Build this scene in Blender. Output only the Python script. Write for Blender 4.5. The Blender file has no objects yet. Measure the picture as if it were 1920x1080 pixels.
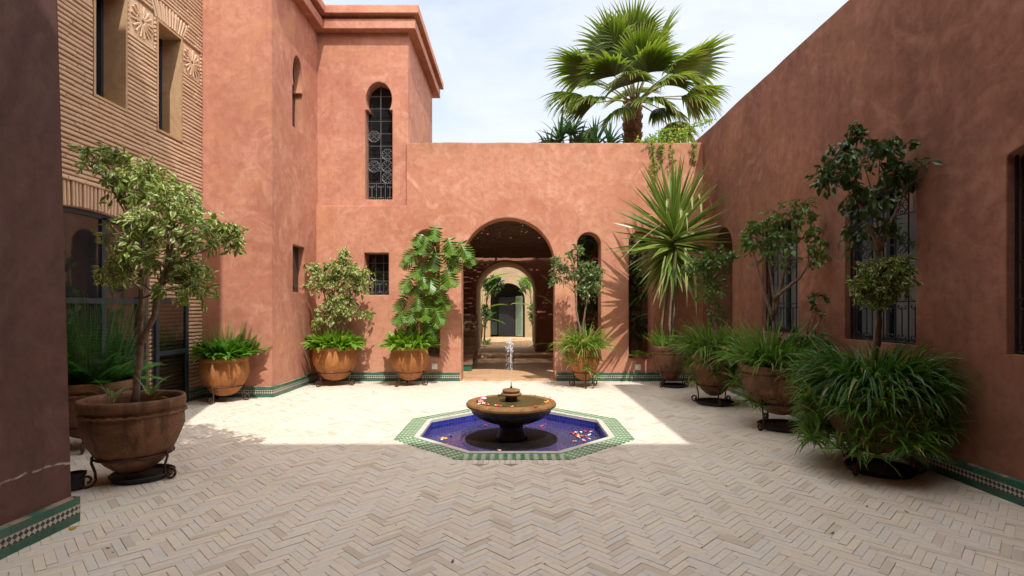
import bpy, bmesh, math, random
from mathutils import Vector, Matrix
from mathutils.geometry import tessellate_polygon
R = math.radians
PI = math.pi
random.seed(7)
rnd = random.Random(11)
def U(a, b): return rnd.uniform(a, b)

sc = bpy.context.scene
COL = bpy.data.collections.new('courtyard'); sc.collection.children.link(COL)
CAMH = 1.5
def px(x, y, Y):                      # a point seen at photo pixel x,y at depth Y
    return Vector(((x - 966) * Y / 1000.0, Y, CAMH - (y - 578) * Y / 1000.0))

# ------------------------------------------------------------------ tagging
def tag(o, label, cat, group=None, kind=None):
    o['label'] = label; o['category'] = cat
    if group: o['group'] = group
    if kind: o['kind'] = kind
    return o
def empty(name, loc, label, cat, group=None, rz=0, kind=None):
    o = bpy.data.objects.new(name, None); COL.objects.link(o)
    o.empty_display_size = .2
    o.location = loc; o.rotation_euler = (0, 0, rz)
    return tag(o, label, cat, group, kind)

# ------------------------------------------------------------------ mesh builder
class MB:
    def __init__(s): s.v = []; s.f = []; s.uv = []; s.mi = []; s.cur = 0
    def pt(s, p): s.v.append((p[0], p[1], p[2])); return len(s.v) - 1
    def face(s, idx, uv=None):
        s.f.append(tuple(idx)); s.uv.append(uv); s.mi.append(s.cur)
    def quad(s, a, b, c, d, uv=None):
        i = [s.pt(p) for p in (a, b, c, d)]; s.face(i, uv)
    def box(s, x0, x1, y0, y1, z0, z1, M=None):
        P = [Vector((x, y, z)) for z in (z0, z1) for y in (y0, y1) for x in (x0, x1)]
        if M is not None: P = [M @ p for p in P]
        i = [s.pt(p) for p in P]
        for q in ((0, 2, 3, 1), (4, 5, 7, 6), (0, 1, 5, 4), (2, 6, 7, 3), (0, 4, 6, 2), (1, 3, 7, 5)):
            s.face([i[k] for k in q])
    def cbox(s, x0, x1, y0, y1, z0, z1, c, M=None):   # box with chamfered top
        P = [Vector((x, y, z)) for (x, y, z) in (
            (x0, y0, z0), (x1, y0, z0), (x1, y1, z0), (x0, y1, z0),
            (x0, y0, z1 - c), (x1, y0, z1 - c), (x1, y1, z1 - c), (x0, y1, z1 - c),
            (x0 + c, y0 + c, z1), (x1 - c, y0 + c, z1), (x1 - c, y1 - c, z1), (x0 + c, y1 - c, z1))]
        if M is not None: P = [M @ p for p in P]
        i = [s.pt(p) for p in P]
        for k in range(4):
            n = (k + 1) % 4
            s.face([i[k], i[n], i[4 + n], i[4 + k]]); s.face([i[4 + k], i[4 + n], i[8 + n], i[8 + k]])
        s.face([i[8], i[9], i[10], i[11]])
    def tube(s, pts, rad, n=6, cap=True):
        pts = [Vector(p) for p in pts]
        if not hasattr(rad, '__len__'): rad = [rad] * len(pts)
        rings = []; ref = None
        for k, p in enumerate(pts):
            d = (pts[min(k + 1, len(pts) - 1)] - pts[max(k - 1, 0)])
            if d.length < 1e-9: d = Vector((0, 0, 1))
            d.normalize()
            if ref is None:
                ref = d.cross(Vector((.3, .2, 1)))
                if ref.length < 1e-3: ref = d.cross(Vector((1, 0, 0)))
            a = (ref - d * ref.dot(d))
            if a.length < 1e-6: a = d.orthogonal()
            a.normalize(); ref = a; b = d.cross(a)
            rings.append([s.pt(p + (a * math.cos(2 * PI * j / n) + b * math.sin(2 * PI * j / n)) * rad[k]) for j in range(n)])
        for k in range(len(rings) - 1):
            for j in range(n):
                s.face([rings[k][j], rings[k][(j + 1) % n], rings[k + 1][(j + 1) % n], rings[k + 1][j]])
        if cap:
            s.face(rings[0][::-1]); s.face(rings[-1])
    def lathe(s, prof, n=48, c=(0, 0, 0), wob=None):
        rings = []
        for (r, z) in prof:
            if r < 1e-6: rings.append([s.pt((c[0], c[1], c[2] + z))])
            else:
                ring = []
                for j in range(n):
                    a = 2 * PI * j / n
                    w = wob(a, r, z) if wob else (0, 0)
                    ring.append(s.pt((c[0] + (r + w[0]) * math.cos(a), c[1] + (r + w[0]) * math.sin(a), c[2] + z + w[1])))
                rings.append(ring)
        for A, B in zip(rings, rings[1:]):
            for j in range(n):
                a0, a1 = (A[0], A[0]) if len(A) == 1 else (A[j], A[(j + 1) % n])
                b0, b1 = (B[0], B[0]) if len(B) == 1 else (B[j], B[(j + 1) % n])
                if len(A) == 1 and len(B) == 1: continue
                if len(A) == 1: s.face([a0, b1, b0])
                elif len(B) == 1: s.face([a0, a1, b0])
                else: s.face([a0, a1, b1, b0])
    def panel(s, loops, O, Ud, Vd, Nd, th):       # 2D outline with holes, extruded
        O, Ud, Vd, Nd = Vector(O), Vector(Ud), Vector(Vd), Vector(Nd)
        flat = [p for l in loops for p in l]
        tris = tessellate_polygon([[Vector((p[0], p[1], 0)) for p in l] for l in loops])
        fr = [s.pt(O + Ud * p[0] + Vd * p[1]) for p in flat]
        bk = [s.pt(O + Ud * p[0] + Vd * p[1] + Nd * th) for p in flat]
        for t in tris:
            s.face([fr[k] for k in t]); s.face([bk[k] for k in reversed(t)])
        o = 0
        for l in loops:
            n = len(l)
            for k in range(n):
                a, b = o + k, o + (k + 1) % n
                s.face([fr[a], fr[b], bk[b], bk[a]])
            o += n
    def leaf(s, p, d, side, L, W, fold=.25, curl=.15):
        up = side.cross(d)
        m = p + d * L * .48; t = p + d * L - up * curl * L
        l = p + d * L * .40 - side * W * .5 + up * fold * W
        r = p + d * L * .40 + side * W * .5 + up * fold * W
        l2 = p + d * L * .72 - side * W * .33 + up * (fold * W * .7 - curl * L * .45)
        r2 = p + d * L * .72 + side * W * .33 + up * (fold * W * .7 - curl * L * .45)
        ib, il, im, ir, i2, i3, it = [s.pt(q) for q in (p, l, m, r, l2, r2, t)]
        s.face([ib, im, il], ((.5, 0), (.5, .5), (0, .4))); s.face([ib, ir, im], ((.5, 0), (1, .4), (.5, .5)))
        s.face([il, im, it, i2], ((0, .4), (.5, .5), (.5, 1), (.05, .75))); s.face([im, ir, i3, it], ((.5, .5), (1, .4), (.95, .75), (.5, 1)))
    def strap(s, p, d, L, W, droop=.6, n=6, fold=.25, taper=1.0, side=None, prof=None, roll=0.0):
        p = Vector(p); d = Vector(d).normalized()
        sd = side or d.cross(Vector((0, 0, 1)))
        if sd.length < 1e-3: sd = Vector((1, 0, 0))
        sd = sd.normalized(); prev = None; st = L / n
        if roll: sd = Matrix.Rotation(roll, 3, d) @ sd
        for k in range(n + 1):
            t = k / n
            w = W * .5 * (prof(t) if prof else min(1, .55 + t * 2.2) * (1 - t ** (2.2 * taper)) + .02)
            up = sd.cross(d).normalized()
            row = [s.pt(p - sd * w + up * w * fold * 2), s.pt(p), s.pt(p + sd * w + up * w * fold * 2)]
            if prev:
                t0 = (k - 1) / n
                s.face([prev[0], prev[1], row[1], row[0]], ((0, t0), (.5, t0), (.5, t), (0, t)))
                s.face([prev[1], prev[2], row[2], row[1]], ((.5, t0), (1, t0), (1, t), (.5, t)))
            prev = row
            p = p + d * st
            d = (d + Vector((0, 0, -1)) * droop / n * (0.4 + 1.2 * t)).normalized()
    def build(s, name, mats, parent=None, smooth=False, loc=None, recalc=False):
        me = bpy.data.meshes.new(name)
        me.from_pydata(s.v, [], s.f)
        if any(s.uv):
            ul = me.uv_layers.new(name='UVMap'); data = []
            for f, u in zip(s.f, s.uv):
                for k in range(len(f)): data += list(u[k]) if u else [0.0, 0.0]
            ul.data.foreach_set('uv', data)
        if not isinstance(mats, (list, tuple)): mats = [mats]
        for m in mats: me.materials.append(m)
        if len(mats) > 1: me.polygons.foreach_set('material_index', s.mi)
        if smooth: me.polygons.foreach_set('use_smooth', [True] * len(me.polygons))
        if recalc:
            bm = bmesh.new(); bm.from_mesh(me)
            bmesh.ops.remove_doubles(bm, verts=bm.verts, dist=1e-5)
            bmesh.ops.recalc_face_normals(bm, faces=bm.faces); bm.to_mesh(me); bm.free()
        me.update()
        o = bpy.data.objects.new(name, me); COL.objects.link(o)
        if parent: o.parent = parent
        if loc is not None: o.location = loc
        if smooth == 'auto':
            me.set_sharp_from_angle(angle=R(38))
        return o

def rect(u0, u1, v0, v1): return [(u0, v0), (u1, v0), (u1, v1), (u0, v1)]
def wavy(u0, u1, v, amp=.011):
    n = max(2, int(abs(u1 - u0) / .22)); out = []; w = 0
    for k in range(1, n):
        w = w * .7 + U(-amp, amp) * .6; out.append((u0 + (u1 - u0) * k / n, v + w))
    return out
def arch(u0, u1, v0, vt, n=24, rise=None):
    c = (u0 + u1) / 2; r = (u1 - u0) / 2; h = r if rise is None else rise
    vs = vt - h
    out = [(u0, v0), (u1, v0)]
    for k in range(n + 1):
        a = PI * k / n
        out.append((c + r * math.cos(a), vs + h * math.sin(a)))
    return out
def keyhole(c, hw, v0, vs, r, neck, top, n=28):
    st = -math.acos(neck / r); k_ = math.sin(st); rz = (top - vs) / (1 - k_); cz = top - rz
    out = [(c - hw, v0), (c + hw, v0), (c + hw, vs)]
    for k in range(n + 1):
        a = st + (PI - 2 * st) * k / n
        out.append((c + r * math.cos(a), cz + rz * math.sin(a)))
    out.append((c - hw, vs))
    return out
def spiral(O, A, B, r0, r1, a0, a1, n=18):
    O, A, B = Vector(O), Vector(A), Vector(B)
    return [O + (A * math.cos(a0 + (a1 - a0) * k / n) + B * math.sin(a0 + (a1 - a0) * k / n)) * (r0 + (r1 - r0) * k / n) for k in range(n + 1)]

# ------------------------------------------------------------------ materials
class NT:
    def __init__(s, name):
        s.m = bpy.data.materials.new(name); s.m.use_nodes = True
        s.t = s.m.node_tree; s.t.nodes.clear()
        s.out = s.t.nodes.new('ShaderNodeOutputMaterial')
    def n(s, typ, ins=None, **at):
        x = s.t.nodes.new('ShaderNode' + typ)
        for k, v in at.items(): setattr(x, k, v)
        for k, v in (ins or {}).items(): s.set(x.inputs[k], v)
        return x
    def set(s, sock, v):
        if isinstance(v, bpy.types.NodeSocket): s.t.links.new(v, sock)
        elif isinstance(v, bpy.types.Node): s.t.links.new(v.outputs[0], sock)
        else:
            if hasattr(v, '__len__') and len(v) == 3 and sock.type == 'RGBA': v = (*v, 1)
            sock.default_value = v
    def math(s, op, a, b=0.0, c=0.0, clamp=False):
        x = s.n('Math', {0: a, 1: b, 2: c}, operation=op); x.use_clamp = clamp; return x.outputs[0]
    def mix(s, f, a, b, bt='MIX'):
        x = s.t.nodes.new('ShaderNodeMix'); x.data_type = 'RGBA'; x.blend_type = bt
        s.set(x.inputs[0], f); s.set(x.inputs[6], a); s.set(x.inputs[7], b); return x.outputs[2]
    def ramp(s, f, stops):
        x = s.n('ValToRGB', {0: f}); e = x.color_ramp.elements
        while len(e) < len(stops): e.new(.5)
        for k, (p, c) in enumerate(stops):
            e[k].position = p; e[k].color = (*c, 1) if hasattr(c, '__len__') else (c, c, c, 1)
        return x.outputs[0]
    def noise(s, vec, scale, detail=4, rough=.55, dist=0.0):
        return s.n('TexNoise', {'Vector': vec, 'Scale': scale, 'Detail': detail, 'Roughness': rough, 'Distortion': dist}).outputs[0]
    def pos(s): return s.n('NewGeometry').outputs['Position']
    def bump(s, h, st=.3, dist=.02, nrm=None):
        i = {'Height': h, 'Strength': st, 'Distance': dist}
        if nrm is not None: i['Normal'] = nrm
        return s.n('Bump', i).outputs[0]
    def principled(s, col, rough=.8, nrm=None, **kw):
        i = {'Base Color': col, 'Roughness': rough}
        if nrm is not None: i['Normal'] = nrm
        i.update(kw)
        p = s.n('BsdfPrincipled', i); s.t.links.new(p.outputs[0], s.out.inputs[0]); return p
    def surf(s, sh): s.t.links.new(sh, s.out.inputs[0])

def lerp3(c, k): return tuple(x * k for x in c)

def m_stucco(name, base, dark, light, stain=.0, scar=False, bevel=.02, seed=0.0, top=None):
    t = NT(name)
    P = t.n('Mapping', {0: t.pos(), 1: (seed, seed * .7, seed * .3)}).outputs[0]
    n1 = t.noise(P, .55, 5, .6, .6)
    n2 = t.noise(P, 1.7, 4, .55, 2.4)          # trowel swirls
    n3 = t.noise(P, 9, 5, .7, .4)
    n4 = t.noise(P, 60, 3, .6)
    c = t.mix(t.ramp(n1, [(.38, 0.0), (.62, 1.0)]), dark, base)
    c = t.mix(t.math('MULTIPLY', t.ramp(n2, [(.45, 0.0), (.72, .85)]), t.ramp(t.noise(P, .45, 3, .6), [(.38, .30), (.62, 1.0)])), c, light)
    c = t.mix(t.ramp(n3, [(.30, .60), (.55, 0.0)]), c, lerp3(dark, .80))
    n6 = t.noise(P, .8, 4, .6, 1.2)
    c = t.mix(t.ramp(n6, [(.52, 0.0), (.72, .55)]), c, (base[0] * 1.03, base[1] * 1.10, base[2] * .84))
    # faint pale trowel smears
    n5 = t.noise(P, 4.2, 4, .55, 5.0)
    c = t.mix(t.ramp(n5, [(.60, 0.0), (.78, .16)]), c, lerp3(light, 1.10))
    sep = t.n('SeparateXYZ', {0: t.pos()})
    z = sep.outputs[2]
    if stain:
        # vertical rain streaks and damp foot
        sv = t.n('Mapping', {0: t.pos(), 3: (3.5, 3.5, .22)}).outputs[0]
        s1 = t.noise(sv, 1.6, 5, .65)
        c = t.mix(t.math('MULTIPLY', t.ramp(s1, [(.50, 0.0), (.70, 1.0)]), stain), c, lerp3(dark, .62))
        foot = t.math('SUBTRACT', .75, z); foot = t.math('MULTIPLY', foot, 1.2, clamp=True)
        c = t.mix(t.math('MULTIPLY', foot, t.ramp(t.noise(P, 3, 4), [(.35, 0.0), (.65, .55)])), c, lerp3(light, .8))
    if top:
        tp = t.math('MULTIPLY_ADD', z, 1.15, 1 - top * 1.15); tp = t.math('MULTIPLY', tp, 1.0, clamp=True)
        tn = t.math('MULTIPLY', t.ramp(t.noise(P, 1.7, 6, .72, .8), [(.36, .05), (.64, 1.0)]), .85)
        c = t.mix(t.math('MULTIPLY', t.math('POWER', tp, 1.6), tn), c, (dark[0] * .62, dark[1] * .72, dark[2] * .55))
    if scar:
        w = t.math('MULTIPLY', t.math('SUBTRACT', t.noise(P, 2.5, 4, .6), .5), .16)
        d = t.math('ABSOLUTE', t.math('SUBTRACT', t.math('ADD', z, w), .44))
        k = t.math('SUBTRACT', 1.0, t.math('MULTIPLY', d, 95), clamp=True)
        k = t.math('MULTIPLY', k, t.ramp(t.noise(P, 14, 3), [(.38, 0.0), (.55, .75)]))
        c = t.mix(k, c, (.62, .52, .47))
        pin = t.n('TexVoronoi', {'Vector': P, 'Scale': 2.2}).outputs['Distance']
        c = t.mix(t.ramp(pin, [(.012, .8), (.022, 0.0)]), c, (.6, .5, .45))
    cw_ = t.n('TexVoronoi', {'Vector': t.n('VectorMath', {0: P, 1: t.n('TexNoise', {'Vector': P, 'Scale': 2.0, 'Detail': 4}).outputs[1]}, operation='ADD').outputs[0], 'Scale': .55}, feature='DISTANCE_TO_EDGE').outputs['Distance']
    ck_ = t.math('MULTIPLY', t.math('SUBTRACT', 1.0, t.math('MULTIPLY', cw_, 260), clamp=True), t.ramp(t.noise(P, .9, 3), [(.50, 0.0), (.60, .55)]))
    c = t.mix(ck_, c, lerp3(dark, .55))
    h = t.math('ADD', t.math('MULTIPLY', n2, .6), t.math('ADD', t.math('MULTIPLY', n3, .3), t.math('MULTIPLY', n4, .08)))
    nb = t.n('Bevel', {'Radius': bevel}, samples=3).outputs[0] if bevel else None
    bp = t.bump(h, .35, .03, nb)
    t.principled(c, .86, bp, **{'Specular IOR Level': .25})
    return t.m

def m_simple(name, c1, c2, scale=4, rough=.7, bump=.2, metal=0.0, spec=.4, island=0.0, dist=.01):
    t = NT(name); P = t.pos()
    n1 = t.noise(P, scale, 5, .6)
    c = t.mix(t.ramp(n1, [(.35, 0.0), (.65, 1.0)]), c1, c2)
    if island:
        ri = t.n('NewGeometry').outputs['Random Per Island']
        c = t.n('HueSaturation', {'Value': t.math('MULTIPLY_ADD', ri, island, 1 - island / 2), 'Color': c}).outputs[0]
    bp = t.bump(t.noise(P, scale * 8, 4), bump, dist)
    t.principled(c, rough, bp, Metallic=metal, **{'Specular IOR Level': spec})
    return t.m

def m_leaf(name, c1, c2, edge=None, edge_at=.62, rough=.42, trans=.3, tip=None, mid=None, dead=None):
    t = NT(name)
    ri = t.n('NewGeometry').outputs['Random Per Island']
    c = t.mix(ri, c1, c2)
    uv = t.n('SeparateXYZ', {0: t.n('UVMap').outputs[0]})
    e = t.math('MULTIPLY', t.math('ABSOLUTE', t.math('SUBTRACT', uv.outputs[0], .5)), 2)
    if edge:
        jit = t.math('MULTIPLY', t.math('SUBTRACT', t.noise(t.pos(), 60, 2), .5), .5)
        k = t.ramp(t.math('ADD', e, jit), [(edge_at - .06, 0.0), (edge_at + .06, 1.0)])
        k = t.math('MULTIPLY', k, t.math('GREATER_THAN', t.math('FRACT', t.math('MULTIPLY', ri, 7.3)), .18))
        c = t.mix(k, c, edge)
    if mid:
        c = t.mix(t.ramp(e, [(.12, .85), (.30, 0.0)]), c, mid)
    if tip: c = t.mix(t.ramp(uv.outputs[1], [(.75, 0.0), (1.0, .8)]), c, tip)
    if dead: c = t.mix(t.math('GREATER_THAN', t.math('FRACT', t.math('MULTIPLY', ri, 13.7)), .93), c, dead)
    p = t.n('BsdfPrincipled', {'Base Color': c, 'Roughness': rough, 'Specular IOR Level': .45})
    tr = t.n('BsdfTranslucent', {0: t.mix(.5, c, (.55, .65, .08), 'MULTIPLY') if False else t.n('HueSaturation', {'Value': 1.5, 'Saturation': 1.1, 'Color': c}).outputs[0]})
    mx = t.n('MixShader', {0: trans, 1: p, 2: tr})
    t.surf(mx.outputs[0]); return t.m

def m_skirting():
    t = NT('zellige_skirting')
    uv = t.n('SeparateXYZ', {0: t.n('UVMap').outputs[0]}); u, v = uv.outputs[0], uv.outputs[1]   # metres, v 0..1
    H = .175
    cell = t.math('FLOOR', t.math('MULTIPLY', u, 9.5))
    cn = t.n('TexWhiteNoise', {'W': cell}, noise_dimensions='1D').outputs[0]
    green = t.mix(cn, (.012, .085, .055), (.035, .16, .10))
    green = t.mix(t.ramp(t.noise(t.pos(), 26, 4), [(.55, 0.0), (.75, .6)]), green, (.10, .19, .14))
    fu = t.math('FRACT', t.math('MULTIPLY', u, 9.5))
    j = t.math('LESS_THAN', fu, .035)
    col = t.mix(j, green, (.05, .06, .05))
    vm = t.math('MULTIPLY', v, H)
    s = 26.0
    a = t.math('MULTIPLY', t.math('ADD', u, vm), s); b = t.math('MULTIPLY', t.math('SUBTRACT', u, vm), s)
    ck = t.math('MODULO', t.math('ADD', t.math('FLOOR', a), t.math('FLOOR', t.math('ADD', b, 400))), 2)
    ck = t.math('GREATER_THAN', t.math('ABSOLUTE', ck), .5)
    ccol = t.mix(ck, (.50, .47, .40), (.022, .025, .022))
    g1 = t.math('LESS_THAN', t.math('FRACT', a), .07); g2 = t.math('LESS_THAN', t.math('FRACT', t.math('ADD', b, 400)), .07)
    ccol = t.mix(t.math('MAXIMUM', g1, g2), ccol, (.22, .20, .17))
    band = t.math('LESS_THAN', t.math('ABSOLUTE', t.math('SUBTRACT', v, .50)), .185)
    col = t.mix(band, col, ccol)
    edge = t.math('LESS_THAN', t.math('ABSOLUTE', t.math('SUBTRACT', t.math('ABSOLUTE', t.math('SUBTRACT', v, .50)), .19)), .012)
    col = t.mix(edge, col, (.10, .11, .09))
    chip = t.math('MULTIPLY', t.math('GREATER_THAN', v, .985), t.ramp(t.noise(t.pos(), 7, 4), [(.46, 0.0), (.56, .75)]))
    col = t.mix(chip, col, (.40, .24, .18))
    dirt = t.ramp(t.noise(t.pos(), 5, 5), [(.45, 0.0), (.75, .45)])
    col = t.mix(dirt, col, (.09, .07, .055))
    t.principled(col, .34, t.bump(t.noise(t.pos(), 18, 3), .12, .01)); return t.m

def m_poolborder():
    t = NT('zellige_border')
    uv = t.n('SeparateXYZ', {0: t.n('UVMap').outputs[0]}); u, v = uv.outputs[0], uv.outputs[1]
    s = 1 / .044
    su = t.math('MULTIPLY', t.math('ADD', u, 20), s); sv = t.math('MULTIPLY', t.math('ADD', v, 20), s)
    par = t.math('GREATER_THAN', t.math('MODULO', t.math('FLOOR', su), 2), .5)
    fu, fv = t.math('FRACT', su), t.math('FRACT', sv)
    cell = t.math('MULTIPLY_ADD', t.math('FLOOR', su), 17.3, t.math('FLOOR', sv))
    cn = t.n('TexWhiteNoise', {'W': cell}, noise_dimensions='1D').outputs[0]
    green = t.mix(cn, (.02, .13, .045), (.055, .25, .10))
    inner = t.math('MULTIPLY', t.math('GREATER_THAN', fv, .28), t.math('LESS_THAN', fv, .80))
    inner = t.math('MULTIPLY', inner, t.math('MULTIPLY', t.math('GREATER_THAN', fu, .10), t.math('LESS_THAN', fu, .90)))
    col = t.mix(t.math('MULTIPLY', par, inner), green, (.62, .60, .52))
    gr = t.math('MAXIMUM', t.math('LESS_THAN', fu, .07), t.math('LESS_THAN', fv, .07))
    col = t.mix(gr, col, (.42, .42, .34))
    col = t.mix(t.ramp(t.noise(t.pos(), 3, 5), [(.5, 0.0), (.75, .4)]), col, (.35, .33, .22))
    t.principled(col, .38, t.bump(t.noise(t.pos(), 40, 2), .1, .005)); return t.m

def m_bluezellige():
    t = NT('blue_zellige')
    uv = t.n('UVMap').outputs[0]
    v = t.n('TexBrick', {'Vector': uv, 'Color1': (.012, .016, .20, 1), 'Color2': (.03, .035, .34, 1), 'Mortar': (.10, .10, .22, 1), 'Scale': 1.0,
                         'Mortar Size': .0025, 'Brick Width': .05, 'Row Height': .05, 'Bias': 0.0}); v.offset = 0
    c = t.mix(t.ramp(t.noise(t.pos(), 22, 4, .7), [(.52, 0.0), (.8, .5)]), v.outputs[0], (.10, .10, .30))
    t.principled(c, .25, t.bump(t.noise(t.pos(), 30, 3), .15, .01)); return t.m

def m_brick_island(name, cols, rough=.85, bump=.35, nscale=30, dirt=(.2, .15, .1), spec=.2):
    t = NT(name)
    ri = t.n('NewGeometry').outputs['Random Per Island']
    c = t.ramp(ri, [(i / (len(cols) - 1), x) for i, x in enumerate(cols)])
    P = t.pos()
    c = t.mix(t.ramp(t.noise(P, .8, 4, .6), [(.35, 0.0), (.7, .30)]), c, cols[0])
    c = t.mix(t.ramp(t.noise(P, nscale, 5, .7), [(.50, 0.0), (.80, .5)]), c, dirt)
    c = t.mix(t.ramp(t.noise(P, 2.3, 5, .7, .5), [(.56, 0.0), (.78, .35)]), c, dirt)
    c = t.mix(t.ramp(t.noise(P, .55, 6, .72, .6), [(.48, 0.0), (.74, .42)]), c, dirt)
    c = t.mix(t.math('MULTIPLY', t.math('GREATER_THAN', t.math('FRACT', t.math('MULTIPLY', ri, 31.7)), .955), .55), c, dirt)
    t.principled(c, rough, t.bump(t.noise(P, nscale * 1.5, 4), bump, .006), **{'Specular IOR Level': spec}); return t.m

def m_terracotta(name, base, dark, pale, seed=0.):
    t = NT(name); P = t.n('Mapping', {0: t.pos(), 1: (seed, seed, 0)}).outputs[0]
    c = t.mix(t.ramp(t.noise(P, 3.0, 5, .65, .8), [(.35, 0.0), (.68, 1.0)]), dark, base)
    st = t.n('Mapping', {0: P, 3: (9, 9, .8)}).outputs[0]
    c = t.mix(t.ramp(t.noise(st, 1.3, 4, .6), [(.50, 0.0), (.66, .70)]), c, lerp3(dark, .55))
    c = t.mix(t.ramp(t.noise(P, 11, 5, .7), [(.58, 0.0), (.72, .6)]), c, pale)
    rings = t.n('Mapping', {0: P, 3: (.5, .5, 30)}).outputs[0]
    h = t.math('ADD', t.math('MULTIPLY', t.noise(rings, 1.5, 3), .5), t.noise(P, 45, 4))
    t.principled(c, .72, t.bump(h, .5, .014), **{'Specular IOR Level': .3}); return t.m

def m_water(name, tint, rip=30, st=.25, body=None, bodyf=0.0, gl=1.25, gr=.03):
    t = NT(name)
    P = t.n('Mapping', {0: t.pos(), 1: (.03, -6.66, 0)}).outputs[0]
    w = t.n('TexWave', {'Vector': P, 'Scale': 4.0, 'Distortion': 3.0, 'Detail': 2, 'Detail Scale': 1.5}, wave_type='RINGS', rings_direction='Z').outputs[1]
    h = t.math('ADD', t.math('MULTIPLY', w, .35), t.noise(t.pos(), rip, 3, .5, .5))
    bp = t.bump(h, st, .01)
    fr = t.n('Fresnel', {'IOR': 1.33, 'Normal': bp}).outputs[0]
    under = t.n('BsdfTransparent', {0: tint}).outputs[0]
    if body:
        d = t.n('BsdfDiffuse', {0: body}).outputs[0]
        under = t.n('MixShader', {0: bodyf, 1: under, 2: d}).outputs[0]
    g = t.n('BsdfGlossy', {0: (1, 1, 1, 1), 1: gr, 'Normal': bp}).outputs[0]
    t.surf(t.n('MixShader', {0: t.math('MULTIPLY', fr, gl, clamp=True), 1: under, 2: g}).outputs[0]); return t.m

def m_glass(name, base, rough=.03, ior=1.6):
    t = NT(name)
    c = t.mix(t.ramp(t.noise(t.pos(), 1.2, 4), [(.35, 0.0), (.7, 1.0)]), base, lerp3(base, 1.8))
    t.principled(c, rough, t.bump(t.noise(t.pos(), 2.0, 2), .03, .02), IOR=ior); return t.m

MT = {}
WB = (.50, .205, .128)
MT['wall'] = m_stucco('terracotta_stucco', (.55, .256, .168), (.425, .172, .106), (.65, .365, .258), stain=.18, top=4.95, bevel=.035)
MT['wall_house'] = m_stucco('house_stucco', (.51, .234, .158), (.395, .156, .101), (.605, .325, .226), stain=.18, bevel=.03, seed=5.3)
MT['wall_right'] = m_stucco('right_wing_shaded_stucco', (.305, .136, .086), (.20, .083, .052), (.42, .205, .138), stain=.3, seed=9.1)  # darker copy of the terracotta plaster; the wing's shade is in this colour
MT['wall_near'] = m_stucco('near_wall_shaded_stucco', (.130, .060, .047), (.088, .042, .036), (.17, .086, .068), stain=.25, scar=True, seed=2.2)  # deep shade of the near corner put into a darker base colour
MT['wall_pale'] = m_stucco('pale_cream_stucco', (.34, .25, .155), (.29, .21, .125), (.39, .29, .185))
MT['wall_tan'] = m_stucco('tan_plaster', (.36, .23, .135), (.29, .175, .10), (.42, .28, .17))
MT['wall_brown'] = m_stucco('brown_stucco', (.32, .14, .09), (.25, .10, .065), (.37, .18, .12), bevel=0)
MT['mortar'] = m_stucco('tan_mortar_plaster', (.50, .32, .18), (.42, .26, .145), (.55, .37, .23), bevel=.012)
MT['joint'] = m_simple('brick_joint', (.30, .165, .098), (.38, .215, .13), 14, .95, .4)
MT['brick'] = m_brick_island('long_tan_brick', [(.58, .40, .265), (.61, .42, .285), (.64, .45, .305), (.60, .41, .275), (.65, .46, .315)], dirt=(.44, .27, .165))
MT['paver'] = m_brick_island('bejmat_paver', [(.585, .525, .445), (.67, .605, .515), (.61, .560, .50), (.69, .600, .46), (.585, .560, .515), (.645, .555, .44), (.67, .585, .52), (.54, .455, .365)], rough=.55, bump=.3, nscale=26, dirt=(.43, .345, .26), spec=.35)
MT['grout'] = m_simple('ground_grout', (.24, .185, .135), (.56, .49, .41), 1.6, .95, .5)
MT['passage_tile'] = m_brick_island('passage_paver', [(.46, .27, .145), (.55, .34, .19), (.50, .30, .17), (.60, .39, .235)], rough=.6, nscale=20, dirt=(.30, .17, .09))
MT['skirt'] = m_skirting()
MT['border'] = m_poolborder()
MT['bluez'] = m_bluezellige()
MT['marble'] = m_simple('white_marble', (.46, .44, .39), (.56, .53, .47), 8, .45, .1)
MT['pot_old'] = m_terracotta('weathered_terracotta', (.25, .115, .058), (.115, .056, .030), (.36, .25, .16), 1.)
MT['pot_new'] = m_terracotta('orange_terracotta', (.42, .170, .050), (.29, .108, .034), (.50, .29, .15), 4.)
MT['iron'] = m_simple('rusty_iron', (.055, .030, .022), (.11, .055, .038), 20, .65, .4, .5)
MT['blackmetal'] = m_simple('black_metal', (.018, .020, .022), (.032, .034, .036), 12, .5, .2, .4)
MT['grille'] = m_simple('wrought_iron_grey', (.12, .125, .13), (.18, .185, .19), 16, .5, .2, .3)
MT['steel'] = m_simple('blue_grey_steel_frame', (.020, .027, .036), (.034, .043, .054), 6, .5, .15, .2)
MT['soil'] = m_simple('dark_soil', (.025, .017, .011), (.055, .038, .024), 30, 1., 1., 0, .1, dist=.03)
MT['glassdark'] = m_glass('dark_window_glass', (.010, .011, .012))
MT['glassgrey'] = m_glass('grey_curtained_glass', (.11, .115, .115), .12)
MT['stone'] = m_terracotta('ochre_fountain_stone', (.26, .135, .046), (.165, .080, .027), (.33, .20, .09), 7.)
MT['stone_wet'] = m_simple('wet_dark_stone', (.018, .013, .009), (.045, .030, .018), 9, .25, .4, 0, .5)
MT['disc'] = m_simple('black_wet_slab', (.004, .0035, .003), (.010, .008, .007), 7, .5, .3, 0, .15)
MT['poolwater'] = m_water('pool_water', (.62, .62, .85, 1), 22, .30, (.10, .085, .23, 1), .48)
MT['bowlwater'] = m_water('bowl_water', (.55, .48, .34, 1), 60, .5, (.085, .060, .022, 1), .92, .40, .16)
MT['bark'] = m_simple('grey_brown_bark', (.16, .105, .068), (.26, .18, .12), 22, .9, .6)
MT['barkdark'] = m_simple('dark_bark', (.075, .045, .030), (.13, .080, .052), 22, .9, .6)
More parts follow.
